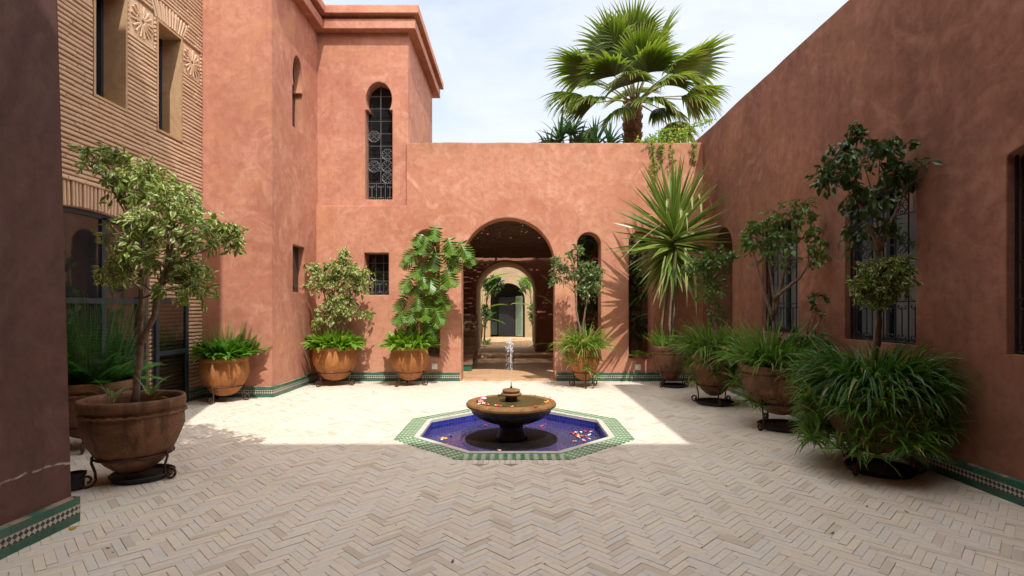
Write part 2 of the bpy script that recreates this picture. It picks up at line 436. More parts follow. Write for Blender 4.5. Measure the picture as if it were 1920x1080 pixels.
MT['palmbark'] = m_simple('palm_bark', (.13, .070, .040), (.24, .14, .085), 16, .95, .8, island=.5)
MT['reed'] = m_simple('dark_reed', (.10, .050, .032), (.17, .090, .055), 18, .85, .4, island=.6)
MT['wood'] = m_simple('dark_wood', (.05, .030, .020), (.085, .050, .032), 10, .6, .3)
MT['shutter'] = m_simple('pale_green_shutter', (.30, .42, .30), (.36, .48, .35), 6, .6, .15)
MT['screen'] = m_simple('dark_green_screen', (.035, .050, .035), (.060, .078, .052), 12, .8, .3)
MT['white'] = m_simple('white_plastic', (.70, .69, .64), (.76, .75, .70), 10, .4, .05)
MT['stairtile'] = m_simple('stair_stone', (.16, .085, .050), (.24, .14, .085), 8, .7, .2)
MT['greentile'] = m_simple('green_glazed_tile', (.018, .10, .06), (.05, .17, .10), 22, .3, .2)
MT['var_leaf'] = m_leaf('variegated_ficus_leaf', (0.116, 0.195, 0.030), (0.194, 0.281, 0.047), (.60, .60, .28), .50, trans=.28)
MT['var_leaf_dark'] = m_leaf('dull_variegated_leaf', (0.065, 0.119, 0.022), (0.111, 0.169, 0.033), (.42, .42, .15), .58, trans=.25)
MT['ficus_dark'] = m_leaf('dark_ficus_leaf', (0.029, 0.073, 0.017), (0.061, 0.121, 0.024), trans=.15, rough=.3)
MT['ficus_mid'] = m_leaf('green_ficus_leaf', (0.071, 0.151, 0.024), (0.135, 0.239, 0.039), (.22, .28, .09), .80, trans=.22)
MT['ficus_grey'] = m_leaf('grey_green_ficus_leaf', (0.078, 0.150, 0.038), (0.156, 0.228, 0.060), (.27, .32, .17), .78, trans=.2, rough=.32)
MT['fern'] = m_leaf('fern_leaf', (0.058, 0.163, 0.016), (0.111, 0.260, 0.029), trans=.38)
MT['fern_dark'] = m_leaf('dark_fern_leaf', (0.039, 0.132, 0.022), (0.088, 0.246, 0.035), trans=.35)
MT['broad'] = m_leaf('bright_broad_leaf', (0.086, 0.196, 0.017), (0.172, 0.322, 0.034), (.30, .38, .08), .85, trans=.38)
MT['broad2'] = m_leaf('mid_green_broad_leaf', (.055, .15, .014), (.12, .25, .024), None, trans=.36)
MT['monstera'] = m_leaf('monstera_leaf', (.055, .135, .014), (.13, .24, .025), None, trans=.36, rough=.36)
MT['spider'] = m_leaf('spider_plant_leaf', (0.062, 0.151, 0.018), (0.133, 0.259, 0.031), None, trans=.35, rough=.38, mid=(.16, .24, .07), dead=(.30, .24, .08))
MT['spider_dark'] = m_leaf('deep_spider_leaf', (0.030, 0.094, 0.014), (0.075, 0.172, 0.025), None, trans=.35, rough=.36, mid=(.09, .15, .04), dead=(.22, .19, .07))
MT['spider_lime'] = m_leaf('lime_spider_leaf', (.10, .19, .018), (.20, .30, .04), None, trans=.4, rough=.4, mid=(.34, .40, .14), dead=(.42, .36, .12))
MT['yucca'] = m_leaf('yucca_leaf', (.075, .150, .022), (.18, .26, .05), (.34, .40, .13), .78, trans=.22, rough=.28, dead=(.44, .37, .15))
MT['yucca_pale'] = m_leaf('bent_yucca_leaf', (.36, .40, .16), (.46, .48, .22), None, trans=.3, rough=.35)
MT['dracaena'] = m_leaf('dark_dracaena_leaf', (.022, .060, .020), (.055, .11, .035), None, trans=.22, rough=.3)
MT['palmleaf'] = m_leaf('fan_palm_leaf', (.075, .135, .014), (.16, .21, .028), None, trans=.40, rough=.35, tip=(.30, .28, .10))
MT['petiole'] = m_simple('palm_petiole', (.16, .17, .05), (.26, .22, .07), 9, .6, .2)
MT['vine'] = m_leaf('vine_leaf', (.10, .19, .020), (.22, .32, .045), None, trans=.4, dead=(.40, .42, .08))
MT['banana'] = m_leaf('banana_leaf', (.060, .18, .016), (.11, .25, .025), None, trans=.45, rough=.35, mid=(.30, .38, .12))
MT['flower'] = m_leaf('orange_flower', (.75, .28, .02), (.85, .40, .03), trans=.3)
for nm, a, b in (('red', (.55, .012, .018), (.70, .03, .03)), ('pink', (.75, .22, .24), (.82, .36, .36)), ('white', (.80, .74, .66), (.82, .78, .72)), ('orange', (.80, .30, .02), (.85, .48, .04))):
    MT['petal_' + nm] = m_simple('rose_petal_' + nm, a, b, 60, .5, .05)
t_ = NT('splashing_water')
t_.surf(t_.n('MixShader', {0: .55, 1: t_.n('BsdfTransparent').outputs[0], 2: t_.n('BsdfPrincipled', {'Base Color': (.82, .84, .86, 1), 'Roughness': .15}).outputs[0]}).outputs[0])
MT['jet'] = t_.m

# ------------------------------------------------------------------ geometry of the place
XR = 3.87; XL = -5.27; XT = -4.10; YB = 11.0; SX, SY = .22, .645       # sun slope per metre of height
TX = -2.21; YT = 11.05

def skirting(parent, p0, p1, n, h=.175, d=.032, name='tile_skirting'):
    p0, p1, n = Vector((*p0, 0)), Vector((*p1, 0)), Vector((*n, 0)).normalized()
    L = (p1 - p0).length; b = MB(); Z = Vector((0, 0, 1))
    f0, f1 = p0 + n * d, p1 + n * d
    b.quad(f0, f1, f1 + Z * h, f0 + Z * h, ((0, 0), (L, 0), (L, .98), (0, .98)))
    b.quad(f0 + Z * h, f1 + Z * h, p1 + Z * (h + .012) - n * .01, p0 + Z * (h + .012) - n * .01, ((0, .99), (L, .99), (L, 1), (0, 1)))
    for a, c in ((p0, f0), (p1, f1)):
        b.quad(a - n * .01, c, c + Z * h, a - n * .01 + Z * (h + .012), ((0, 0), (d, 0), (d, .98), (0, 1)))
    return b.build(name, MT['skirt'], parent)

# ground ---------------------------------------------------------------------
PC = Vector((-.01, 6.66, 0))
def octa(ap, z=0):
    r = ap / math.cos(PI / 8)
    return [Vector((PC.x + r * math.cos(PI / 8 + k * PI / 4), PC.y + r * math.sin(PI / 8 + k * PI / 4), z)) for k in range(8)]
b = MB()
oc = octa(1.22)
b.panel([[(-60, -40), (60, -40), (60, 90), (-60, 90)], [(p.x, p.y) for p in oc]], (0, 0, -.005), (1, 0, 0), (0, 1, 0), (0, 0, -1), .02)
g = b.build('ground', MT['grout']); g['kind'] = 'structure'

def in_oct(x, y, ap):
    x -= PC.x; y -= PC.y
    return max(abs(x), abs(y), abs(x + y) / math.sqrt(2), abs(x - y) / math.sqrt(2)) < ap
def herring(b, x0, x1, y0, y1, W, n, keep, ang=PI / 4):
    L = W * n; g = .0019; c, s_ = math.cos(ang), math.sin(ang)
    ex = int((max(abs(x0), abs(x1)) + max(abs(y0), abs(y1))) / W) + 4
    for i in range(-ex, ex):
        for j in range(-ex, ex):
            m = (i - j) % (2 * n)
            if m == 0: w, h = n, 1
            elif m == 2 * n - 1: w, h = 1, n
            else: continue
            cx, cy = (i + w / 2) * W, (j + h / 2) * W
            X, Y = cx * c - cy * s_, cx * s_ + cy * c
            if not (x0 <= X <= x1 and y0 <= Y <= y1) or not keep(X, Y): continue
            a = ang + U(-.012, .012)
            M = Matrix.Translation((X + U(-.0012, .0012), Y + U(-.0012, .0012), U(-.0028, .0016))) @ Matrix.Rotation(a, 4, 'Z') @ Matrix.Rotation(U(-.008, .008), 4, 'X') @ Matrix.Rotation(U(-.006, .006), 4, 'Y')
            g2 = g * U(.6, 1.5)
            b.cbox(-w * W / 2 + g2 / 2, w * W / 2 - g2 / 2, -h * W / 2 + g2 / 2, h * W / 2 - g2 / 2, -.02, 0, .0016, M)
def keep_court(X, Y):
    if in_oct(X, Y, 1.30): return False
    if abs(X - PC.x) < .64 and PC.y - 1.38 - .135 < Y < PC.y - 1.2: return False
    if X < -3.1 and Y < 3.70: return False
    if X < XT - .0 and Y > 9.05: return False
    return True
b = MB()
herring(b, -5.4, 3.95, 1.6, 11.02, .053, 4, keep_court)
x = PC.x - .62
while x < PC.x + .62:                       # header course before the pool
    M = Matrix.Translation((x + .026, PC.y - 1.38 - .068, U(-.002, .001))) @ Matrix.Rotation(U(-.02, .02), 4, 'Z')
    b.cbox(-.0245, .0245, -.066, .066, -.02, 0, .002, M); x += .053
pv = b.build('courtyard_paving', MT['paver']); pv['kind'] = 'structure'
b = MB()
herring(b, -1.2, .9, 11.03, 11.45, .075, 3, lambda X, Y: True, 0)
y = 11.45
while y < 26:
    x = -4.0 + U(0, .1)
    zz = 0 if y < 16 else .11
    while x < 3.8:
        w = .26
        if y < 17.0 or y > 19.5 or -1.25 < x < .65:
            b.cbox(x + .003, x + w - .003, y + .003, y + .127, -.02 + zz, U(-.002, .001) + zz, .002)
        x += w
    y += .13
b.box(-4, 3.8, 16, 26, -.01, .085)
ps = b.build('passage_paving', MT['passage_tile']); ps['kind'] = 'structure'

# courtyard (back) wall -----------------------------------------------------
cw = empty('courtyard_wall', (0, YB, 0), 'terracotta plaster wall with one big round arch and slim arched slots', 'wall', kind='thing')
A0, A1, AT = -1.11, .815, 3.37
holes = [rect(-3.113, -2.607, 1.775, 2.644), arch(-2.08, -1.555, .47, 3.13), arch(1.276, 1.771, .47, 3.07), arch(2.343, 2.838, .47, 3.09)]
ns = 40; c = (A0 + A1) / 2; r = (A1 - A0) / 2
spring = AT - r
outer = [(-4.3, 0), (A0, 0), (A0, spring)]
outer += [(c - r * math.cos(PI * k / ns), spring + r * math.sin(PI * k / ns)) for k in range(1, ns)]
outer += [(A1, spring), (A1, 0), (XR + .1, 0), (XR + .1, 4.91)] + wavy(XR + .1, -2.245, 4.91) + [(-2.245, 4.91), (-2.245, 3.62)] + wavy(-2.245, -4.3, 3.62, .006) + [(-4.3, 3.62)]
b = MB(); b.panel([outer] + holes, (0, YB, 0), (1, 0, 0), (0, 0, 1), (0, 1, 0), .42)
b.build('wall', MT['wall'], cw, loc=(0, -YB, 0), recalc=True)
def sk(parent, p0, p1, n, org):
    o = skirting(parent, p0, p1, n); o.location = -Vector(org); return o
sk(cw, (-3.86, YB), (A0 - .03, YB), (0, -1), (0, YB, 0)); sk(cw, (A1 + .03, YB), (XR, YB), (0, -1), (0, YB, 0))
# grille and pane in the small square window
def grille(parent, O, Ud, w, h, cols, rows, scroll_h=.0, r=.008, name='grille', mat=None, deco=None, loc=None):
    O, Ud = Vector(O), Vector(Ud); Zv = Vector((0, 0, 1)); b = MB()
    P = lambda u, v: O + Ud * u + Zv * v
    for a, c in (((0, 0), (w, 0)), ((0, h), (w, h)), ((0, 0), (0, h)), ((w, 0), (w, h))): b.tube([P(*a), P(*c)], r * 1.6, 4)
    y0 = scroll_h
    for k in range(1, cols): b.tube([P(w * k / cols, y0), P(w * k / cols, h)], r, 4)
    for k in range(0, rows):
        v = y0 + (h - y0) * k / rows
        if v > .001: b.tube([P(0, v), P(w, v)], r, 4)
    if scroll_h:
        n = max(2, int(w / .16))
        for k in range(n):
            u0, u1 = w * k / n, w * (k + 1) / n; um = (u0 + u1) / 2; q = (u1 - u0)
            b.tube([P(u0, 0), P(u0, scroll_h)], r * .8, 4)
            for s_ in (-1, 1):
                rr = q * .19
                top = spiral(P(um + s_ * rr * 1.05, scroll_h - rr * 1.5), Ud * s_, Zv, rr * .3, rr, PI * 2.4, PI, 16)
                bot = spiral(P(um + s_ * rr * 1.05, rr * 1.5), Ud * s_, -Zv, rr, rr * .3, PI, PI * 2.4, 16)
                b.tube(top + bot, r * .75, 4)
    for (u, v, q) in (deco or []):
        for k in range(4):
            a = PI / 4 + k * PI / 2; ca, sa = math.cos(a), math.sin(a)
            for s_ in (-1, 1):
                A = Ud * ca + Zv * sa; B = (Ud * -sa + Zv * ca) * s_
                ctr = P(u, v) + A * q * .30 + B * q * .13
                b.tube(spiral(ctr, A, B, q * .17, q * .05, -PI * .9, PI * 1.1, 12), r * .65, 4)
        b.tube(spiral(P(u, v), Ud, Zv, q * .08, q * .08, 0, 2 * PI, 10), r * .8, 4)
        b.tube(spiral(P(u, v), Ud, Zv, q * .46, q * .46, 0, 2 * PI, 20), r * .6, 4)
    return b.build(name, mat or MT['grille'], parent, loc=loc)
def pane(parent, O, Ud, loop, mat, name='window_pane', N=None, loc=None, th=.02):
    b = MB(); b.panel([loop], O, Ud, (0, 0, 1), N or (0, 1, 0), th); return b.build(name, mat, parent, loc=loc)
w = pane(cw, (0, YB + .36, 0), (1, 0, 0), rect(-3.2, -2.5, 1.7, 2.75), MT['glassdark'], 'window', loc=(0, -YB, 0))
grille(w, (-3.113, YB + .26, 1.775), (1, 0, 0), .506, .869, 3, 3, .30, .006, name='window_grille')
w.children[0].location = (0, 0, 0)

# house with cornice (tower) -----------------------------------------------
hs = empty('house', (-4, 10, 0), 'tall terracotta house with stepped cornice and keyhole windows at back left', 'house', kind='thing')
HO = Vector((-4, 10, 0)); HL = -HO
WT = 7.21
b = MB()
b.panel([rect(-8.8, XT - .3405, 0, WT)], (0, 9.0, 0), (1, 0, 0), (0, 0, 1), (0, 1, 0), .3)
kh_s = keyhole(10.05, .235, 4.86, 5.62, .22, .175, 6.25)
b.panel([rect(9.0, 11.048, 0, WT), kh_s, rect(9.83, 10.38, 1.80, 2.68)], (XT, 0, 0), (0, 1, 0), (0, 0, 1), (-1, 0, 0), .34)
kh_f = keyhole(-2.825, .282, 3.754, 5.61, .272, .215, 6.19)
b.panel([rect(XT - .3, TX, 3.3, WT - .002), kh_f], (0, YT, 0), (1, 0, 0), (0, 0, 1), (0, 1, 0), .30)
b.panel([rect(YT + .3, 14.2, 0, WT)], (TX, 0, 0), (0, 1, 0), (0, 0, 1), (-1, 0, 0), .3)
b.box(-8.8, TX - .003, 14.0, 14.19, 0, WT - .003)
b.box(-8.8, -8.6, 9.3, 14.0, 0, WT - .003)
b.box(-8.79, XT - .36, 9.31, 13.99, 3.15, 3.25)
b.build('wall', MT['wall_house'], hs, loc=HL, recalc=True)
def foot(p, pb=.5):
    return [(-9, 9 - p), (XT + p, 9 - p), (XT + p, YT - p), (TX + p, YT - p), (TX + p, 14.2 + pb), (-9, 14.2 + pb)]
for nm, p, z0, z1, pb in (('cornice', .17, 7.21, 7.40, .3), ('cornice', .10, 7.40, 7.485, .25), ('cornice', .25, 7.485, 7.645, .4)):
    b = MB(); b.panel([foot(p, pb)], (0, 0, z0), (1, 0, 0), (0, 1, 0), (0, 0, 1), z1 - z0); b.build(nm, MT['wall_house'], hs, loc=HL, recalc=True)
sk(hs, (XL, 9.0), (XT + .032, 9.0), (0, -1), HO); sk(hs, (XT, 9.0), (XT, YB - .033), (1, 0), HO)
w = pane(hs, (0, YT + .27, 0), (1, 0, 0), rect(-3.3, -2.3, 3.5, 6.4), MT['glassdark'], 'keyhole_window', loc=HL)
deco = [(.14, 1.36, .26), (.42, .98, .26), (.14, .73, .27), (.42, .73, .27), (.42, .49, .25)]
grille(w, (-3.107, YT + .17, 3.754), (1, 0, 0), .564, 2.46, 2, 8, .37, .008, 'window_grille', deco=deco)
w = pane(hs, (XT - .15, 0, 0), (0, 1, 0), keyhole(10.05, .232, 4.863, 5.617, .217, .172, 6.247), MT['glassdark'], 'side_keyhole_window', N=(-1, 0, 0), loc=HL)
w = pane(hs, (XT - .12, 0, 0), (0, 1, 0), rect(9.833, 10.377, 1.803, 2.677), MT['glassdark'], 'side_window', N=(-1, 0, 0), loc=HL)

# right wing -----------------------------------------------------------------
rw = empty('right_wing', (XR, 6, 0), 'long shaded terracotta wall with grilled windows along the right side', 'wall', kind='thing')
RO = Vector((XR, 6, 0)); RL = -RO
RWIN = [(3.08, 4.20), (5.15, 6.26), (7.29, 8.36)]
holes = [arch(a, c, 1.14, 2.78, 16, .10) for a, c in RWIN] + [arch(9.50, 10.35, .02, 3.0)]
b = MB(); b.panel([[(-1, 0), (17.4, 0), (17.4, 5.085)] + wavy(17.4, -1, 5.085, .014) + [(-1, 5.085)]] + holes, (XR, 0, 0), (0, 1, 0), (0, 0, 1), (1, 0, 0), .45)
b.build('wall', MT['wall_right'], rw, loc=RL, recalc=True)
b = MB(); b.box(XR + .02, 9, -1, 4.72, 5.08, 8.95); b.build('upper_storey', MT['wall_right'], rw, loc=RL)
b = MB(); b.box(XR + .45, 9, 4.73, 17.4, 4.5, 4.7); b.box(6.0, 6.2, -1, 17.4, 0, 4.5); b.build('room_shell', MT['wall_brown'], rw, loc=RL)
sk(rw, (XR, 1.0), (XR, 9.47), (-1, 0), RO); sk(rw, (XR, 10.38), (XR, YB - .033), (-1, 0), RO)
for a, c in RWIN:
    w = pane(rw, (XR + .165, 0, 0), (0, 1, 0), rect(a + .002, c - .002, 1.145, 2.68), MT['glassgrey'], 'window', N=(1, 0, 0), loc=RL)
    b = MB(); X = XR + .118
    for y0, y1, z0, z1 in ((a, c, 1.14, 1.19), (a, c, 2.72, 2.78), (a, a + .05, 1.19, 2.72), (c - .05, c, 1.19, 2.72), ((a + c) / 2 - .03, (a + c) / 2 + .03, 1.19, 2.72)):
        b.box(X, X + .045, y0, y1, z0, z1)
    b.build('window_frame', MT['steel'], w)
    wd = c - a
    grille(w, (XR + .07, a + .01, 1.15), (0, 1, 0), wd - .02, 1.60, 6, 4, .42, .008, 'window_grille', MT['blackmetal'], deco=[(wd * .25, 1.02, .24), (wd * .75, 1.02, .24), (wd * .25, 1.40, .2), (wd * .75, 1.40, .2)])

# near left block & the tall house behind ------------------------------------
nl = empty('near_house', (-3.1, 2, 0), 'dark shaded plaster wall corner at the left edge with chipped tile skirting', 'wall', kind='thing')
NO = Vector((-3.1, 2, 0)); NL = -NO
b = MB()
bat = .028
for (x0, y0, x1, y1) in ((-3.10, -1.0, -3.10, 3.73), (-3.10, 3.73, -9, 3.73), (-9, 3.73, -9, -1), (-9, -1, -3.1, -1)):
    k0 = 4.0
    b.quad((x0, y0, 0), (x1, y1, 0), (x1 - (bat * k0 if x1 > -5 else 0), y1, k0), (x0 - (bat * k0 if x0 > -5 else 0), y0, k0))
    b.quad((x0 - (bat * k0 if x0 > -5 else 0), y0, k0), (x1 - (bat * k0 if x1 > -5 else 0), y1, k0), (x1 - (.05 if x1 > -5 else 0), y1, 10.7), (x0 - (.05 if x0 > -5 else 0), y0, 10.7))
b.quad((-3.15, -1, 10.7), (-3.15, 3.73, 10.7), (-9, 3.73, 10.7), (-9, -1, 10.7))
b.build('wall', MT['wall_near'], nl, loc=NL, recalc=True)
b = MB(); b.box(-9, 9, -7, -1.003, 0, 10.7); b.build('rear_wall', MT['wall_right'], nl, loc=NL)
sk(nl, (-3.10, .5), (-3.10, 3.73), (1, 0), NO); sk(nl, (-3.068, 3.73), (-3.9, 3.73), (0, 1), NO)

# brick wing ------------------------------------------------------------------
bw = empty('brick_wing', (XL, 6.5, 0), 'tan thin brick facade with deep plastered windows beside the glass door', 'house', kind='thing')
BO = Vector((XL, 6.5, 0)); BL = -BO
PX = XL - .028
BW = [(6.70, 7.22, 4.19, 5.74), (7.88, 8.42, 4.15, 5.74)]
DY0, DY1 = 5.55, 7.70
def door_top(y): return 2.72 - .115 * ((y - 6.62) / 1.07) ** 2
door_loop = [(DY0, 0), (DY1, 0)] + [(DY1 + (DY0 - DY1) * k / 16, door_top(DY1 + (DY0 - DY1) * k / 16)) for k in range(17)]
b = MB()
b.panel([rect(3.74, 8.997, 0, 7.4)] + [rect(*w) for w in BW] + [door_loop], (PX, 0, 0), (0, 1, 0), (0, 0, 1), (-1, 0, 0), .36)
b.build('wall', MT['joint'], bw, loc=BL, recalc=True)
b = MB()                       # plastered window reveals
for (a, c, z0, z1) in BW:
    o_ = rect(a - .03, c + .03, z0 - .03, z1 + .03); i_ = rect(a + .004, c - .004, z0 + .004, z1 - .004)
    b.panel([o_, i_], (XL + .003, 0, 0), (0, 1, 0), (0, 0, 1), (-1, 0, 0), .375)
b.build('window_reveal', MT['mortar'], bw, loc=BL, recalc=True)
for (a, c, z0, z1) in BW:
    w = pane(bw, (XL - .335, 0, 0), (0, 1, 0), rect(a, c, z0, z1), MT['glassdark'], 'window', N=(-1, 0, 0), loc=BL)
    b = MB()
    for q in ((a + .004, a + .05, z0 + .004, z1 - .004), (c - .05, c - .004, z0 + .004, z1 - .004)): b.box(XL - .334, XL - .30, *q)
    b.build('window_frame', MT['steel'], w)
# bricks laid one by one
STAR = [(7.55, 5.55, .26), (8.70, 5.50, .25), (6.42, 5.55, .26)]
def cuts(z):
    out = []
    for (a, c, z0, z1) in BW:
        if z0 - .03 < z < z1 + .03: out.append((a - .035, c + .035))
        if z1 + .03 <= z < z1 + .34:
            e = (z - z1) * .45; out.append((a - .05 - e, c + .05 + e))
    if z < 3.02:
        zt = z
        if z < 2.2: out.append((DY0, DY1))
        else:
            out.append((DY0 - .05, DY1 + .30 * (1 if z > 2.45 else 0)))
    for (y, zc, r) in STAR:
        if abs(z - zc) < r: out.append((y - r, y + r))
    return out
b = MB(); pitch = .060; z = .03
def brick(b, y0, y1, z0, z1, d=.028):
    M = Matrix.Translation((PX, (y0 + y1) / 2, (z0 + z1) / 2 + U(-.003, .003))) @ Matrix.Rotation(U(-.007, .007), 4, 'X') @ Matrix.Rotation(PI / 2, 4, 'Y')
    hz, hy = (z1 - z0) / 2, (y1 - y0) / 2; dd = d * U(.85, 1.12)
    b.cbox(-hz, hz, -hy, hy, -.01, dd, .008, M)
while z < 7.3:
    segs = [(3.76, 8.99)]
    for (a, c) in cuts(z + .02):
        ns_ = []
        for (p, q) in segs:
            if c <= p or a >= q: ns_.append((p, q)); continue
            if a > p: ns_.append((p, a))
            if c < q: ns_.append((c, q))
        segs = ns_
    for (p, q) in segs:
        y = p
        while y < q - .01:
            L = min(U(.26, .42), q - y)
            if q - y - L < .08: L = q - y
            brick(b, y + .0006, y + L - .0006, z, z + .041 * U(.9, 1.08)); y += L
    z += pitch
# soldier and radial lintels
y = DY0 - .04
while y < DY1 + .28:
    zb = door_top(min(y, DY1)) + .0; tilt = (y - 6.62) * .10
    M = Matrix.Translation((PX, y + .02 + tilt * .16, zb + .155 + U(-.004, .004))) @ Matrix.Rotation(-tilt, 4, 'X') @ Matrix.Rotation(PI / 2, 4, 'Y')
    b.cbox(-.145, .145, -.019, .019, -.01, .028 * U(.8, 1.3), .007, M); y += .056
b2 = (2.99, 3.05)
y = 3.76
while y < 8.2:
    L = U(.2, .3); brick(b, y, y + L - .003, 3.02, 3.055, .045); y += L
for (a, c, z0, z1) in BW:
    n = 13; cy = (a + c) / 2
    for k in range(n):
        f = (k + .5) / n - .5; ang = f * 1.0
        yb = cy + f * (c - a + .12)
        M = Matrix.Translation((PX, yb + math.sin(ang) * .155, z1 + .035 + math.cos(ang) * .155)) @ Matrix.Rotation(-ang, 4, 'X') @ Matrix.Rotation(PI / 2, 4, 'Y')
        b.cbox(-.14, .14, -.017, .017, -.01, .030 * U(.8, 1.3), .006, M)
for (y, zc, r) in STAR:        # eight-petal brick stars
    M0 = Matrix.Translation((PX, y, zc)) @ Matrix.Rotation(PI / 2, 4, 'Y')
    b.cbox(-r + .01, r - .01, -r + .01, r - .01, -.01, .010, .004, M0)
    for k in range(8):
        a = k * PI / 4
        for s_ in (-1, 1):
            M = M0 @ Matrix.Rotation(a + s_ * .17, 4, 'Z')
            b.cbox(.03, r * .88, -.014, .014, .008, .034, .006, M)
        M = M0 @ Matrix.Rotation(a + PI / 8, 4, 'Z')
        b.cbox(r * .40, r * .46, -.07, .07, .008, .030, .006, M)
b.build('brickwork', MT['brick'], bw, loc=BL)
b = MB(); b.box(-8.8, XL - .40, 3.75, 3.85, 0, 7.4); b.box(-8.8, -8.7, 3.85, 8.98, 0, 7.4); b.box(-8.69, XL - .39, 3.86, 8.98, 3.2, 3.3); b.box(-8.69, XL - .39, 3.86, 8.98, -.005, .004); b.build('room_shell', MT['wall_brown'], bw, loc=BL)
# steel framed glass door
DP = XL - .06
def bar(b, y0, y1, z0, z1, x=DP, d=.05): b.box(x - d, x, y0, y1, z0, z1)
gd = MB()
top = [(DY0 + .003 + (DY1 - DY0 - .006) * k / 24) for k in range(25)]
for k in range(24):
    y0, y1 = top[k], top[k + 1]; z0, z1 = door_top(y0) - .004, door_top(y1) - .004
    P = [Vector((x, y, z)) for x in (DP, DP - .05) for (y, z) in ((y0, z0), (y1, z1), (y1, z1 - .06), (y0, z0 - .06))]
    i = [gd.pt(p) for p in P]
    for q in ((0, 1, 2, 3), (7, 6, 5, 4), (0, 4, 5, 1), (3, 2, 6, 7)): gd.face([i[k2] for k2 in q])
for y in (DY0 + .004, 6.12, 6.88, DY1 - .084):
    bar(gd, y, y + .08, .02, door_top(y + .04) - .04)
bar(gd, DY0 + .09, DY1 - .09, 1.56, 1.63, DP + .006, .062); bar(gd, DY0 + .09, DY1 - .09, .02, .10, DP + .006, .062); bar(gd, DY0 + .09, DY1 - .09, .80, .85, DP + .004, .058)
gdo = gd.build('glass_door', MT['steel'], bw, loc=BL)
pane(gdo, (DP - .025, 0, 0), (0, 1, 0), [(DY0 + .01, .03), (DY1 - .01, .03)] + [(DY1 - .01 + (DY0 - DY1 + .02) * k / 16, door_top(DY1 + (DY0 - DY1) * k / 16) - .02) for k in range(17)], MT['glassdark'], 'door_pane', N=(-1, 0, 0), th=.008)
lf = MB(); X = XL + .075
for q in ((7.72, 7.79, .05, 1.66), (8.42, 8.49, .05, 1.66), (7.79, 8.42, 1.58, 1.66), (7.79, 8.42, .05, .13), (7.79, 8.42, .80, .87)): bar(lf, *q, x=X, d=.045)
lfo = lf.build('open_leaf', MT['steel'], bw, loc=BL)
t = NT('clear_leaf_glass')
t.surf(t.n('MixShader', {0: .10, 1: t.n('BsdfTransparent', {0: (.50, .52, .52, 1)}).outputs[0], 2: t.n('BsdfGlossy', {1: .03}).outputs[0]}).outputs[0])
pane(lfo, (X - .02, 0, 0), (0, 1, 0), rect(7.78, 8.43, .10, 1.60), t.m, 'leaf_pane', N=(-1, 0, 0), th=.006)
sk(bw, (XL, 8.52), (XL, 8.965), (1, 0), BO)

# passage beyond the arch ----------------------------------------------------
aw = empty('passage_wall', (-.3, 17, 0), 'shaded inner wall with thick tan arch seen through the big archway', 'wall', kind='thing')
def archwall(x0, x1, h, a0, a1, at, ns=32):
    r = (a1 - a0) / 2; c = (a0 + a1) / 2; sp = at - r
    return [(x0, 0), (a0, 0), (a0, sp)] + [(c - r * math.cos(PI * k / ns), sp + r * math.sin(PI * k / ns)) for k in range(1, ns)] + [(a1, sp), (a1, 0), (x1, 0), (x1, h), (x0, h)]
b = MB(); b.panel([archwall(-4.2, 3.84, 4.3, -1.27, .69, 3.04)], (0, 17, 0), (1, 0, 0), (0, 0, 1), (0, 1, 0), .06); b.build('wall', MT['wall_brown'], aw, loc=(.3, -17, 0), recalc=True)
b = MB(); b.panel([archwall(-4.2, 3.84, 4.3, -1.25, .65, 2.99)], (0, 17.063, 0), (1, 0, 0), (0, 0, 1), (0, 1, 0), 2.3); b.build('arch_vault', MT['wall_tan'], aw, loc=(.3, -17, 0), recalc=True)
fw = empty('far_wall', (-.3, 25.4, 0), 'sunlit cream wall with arched doorway at the far end of the passage', 'wall', kind='thing')
b = MB(); b.panel([archwall(-5, 5, 4.6, -1.19, .46, 2.70)], (0, 25.4, 0), (1, 0, 0), (0, 0, 1), (0, 1, 0), .35); b.build('wall', MT['wall_pale'], fw, loc=(.3, -25.4, 0), recalc=True)
b = MB()
for k in range(46):                # screen in the arch head and behind
    z = .2 + k * .055
    b.tube([(-1.3, 26.6, z), (.6, 26.6, z + U(-.01, .01))], .022, 5)
b.build('reed_screen', MT['screen'], fw, loc=(.3, -25.4, 0))
b = MB(); b.box(-.82, -.02, 26.35, 26.42, .12, 2.05); b.build('door', MT['blackmetal'], fw, loc=(.3, -25.4, 0))
b = MB(); M = Matrix.Translation((.02, 26.3, 0)) @ Matrix.Rotation(R(-62), 4, 'Z')
b.box(0, .04, 0, .06, .14, 2.1, M); b.box(.60, .66, 0, .06, .14, 2.1, M); b.box(.04, .60, 0, .06, .14, .22, M); b.box(.04, .60, 0, .06, 2.02, 2.1, M)
for k in range(40): b.box(.04, .60, .01, .05, .23 + k * .045, .262 + k * .045, M)
b.build('shutter', MT['shutter'], fw, loc=(.3, -25.4, 0))
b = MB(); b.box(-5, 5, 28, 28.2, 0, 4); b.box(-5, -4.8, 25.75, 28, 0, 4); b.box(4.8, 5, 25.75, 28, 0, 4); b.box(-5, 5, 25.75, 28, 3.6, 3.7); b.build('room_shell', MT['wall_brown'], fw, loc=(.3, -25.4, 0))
gw = empty('gallery_wall', (-4.1, 14, 0), 'brown plaster side wall dimly seen beside the passage stair', 'wall', kind='thing')
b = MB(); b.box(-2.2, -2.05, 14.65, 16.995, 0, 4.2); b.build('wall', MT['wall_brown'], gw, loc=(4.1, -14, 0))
st = empty('staircase', (-1.5, 12.7, 0), 'short dark stone stair with green tiled foot inside the archway', 'stairs', kind='thing')
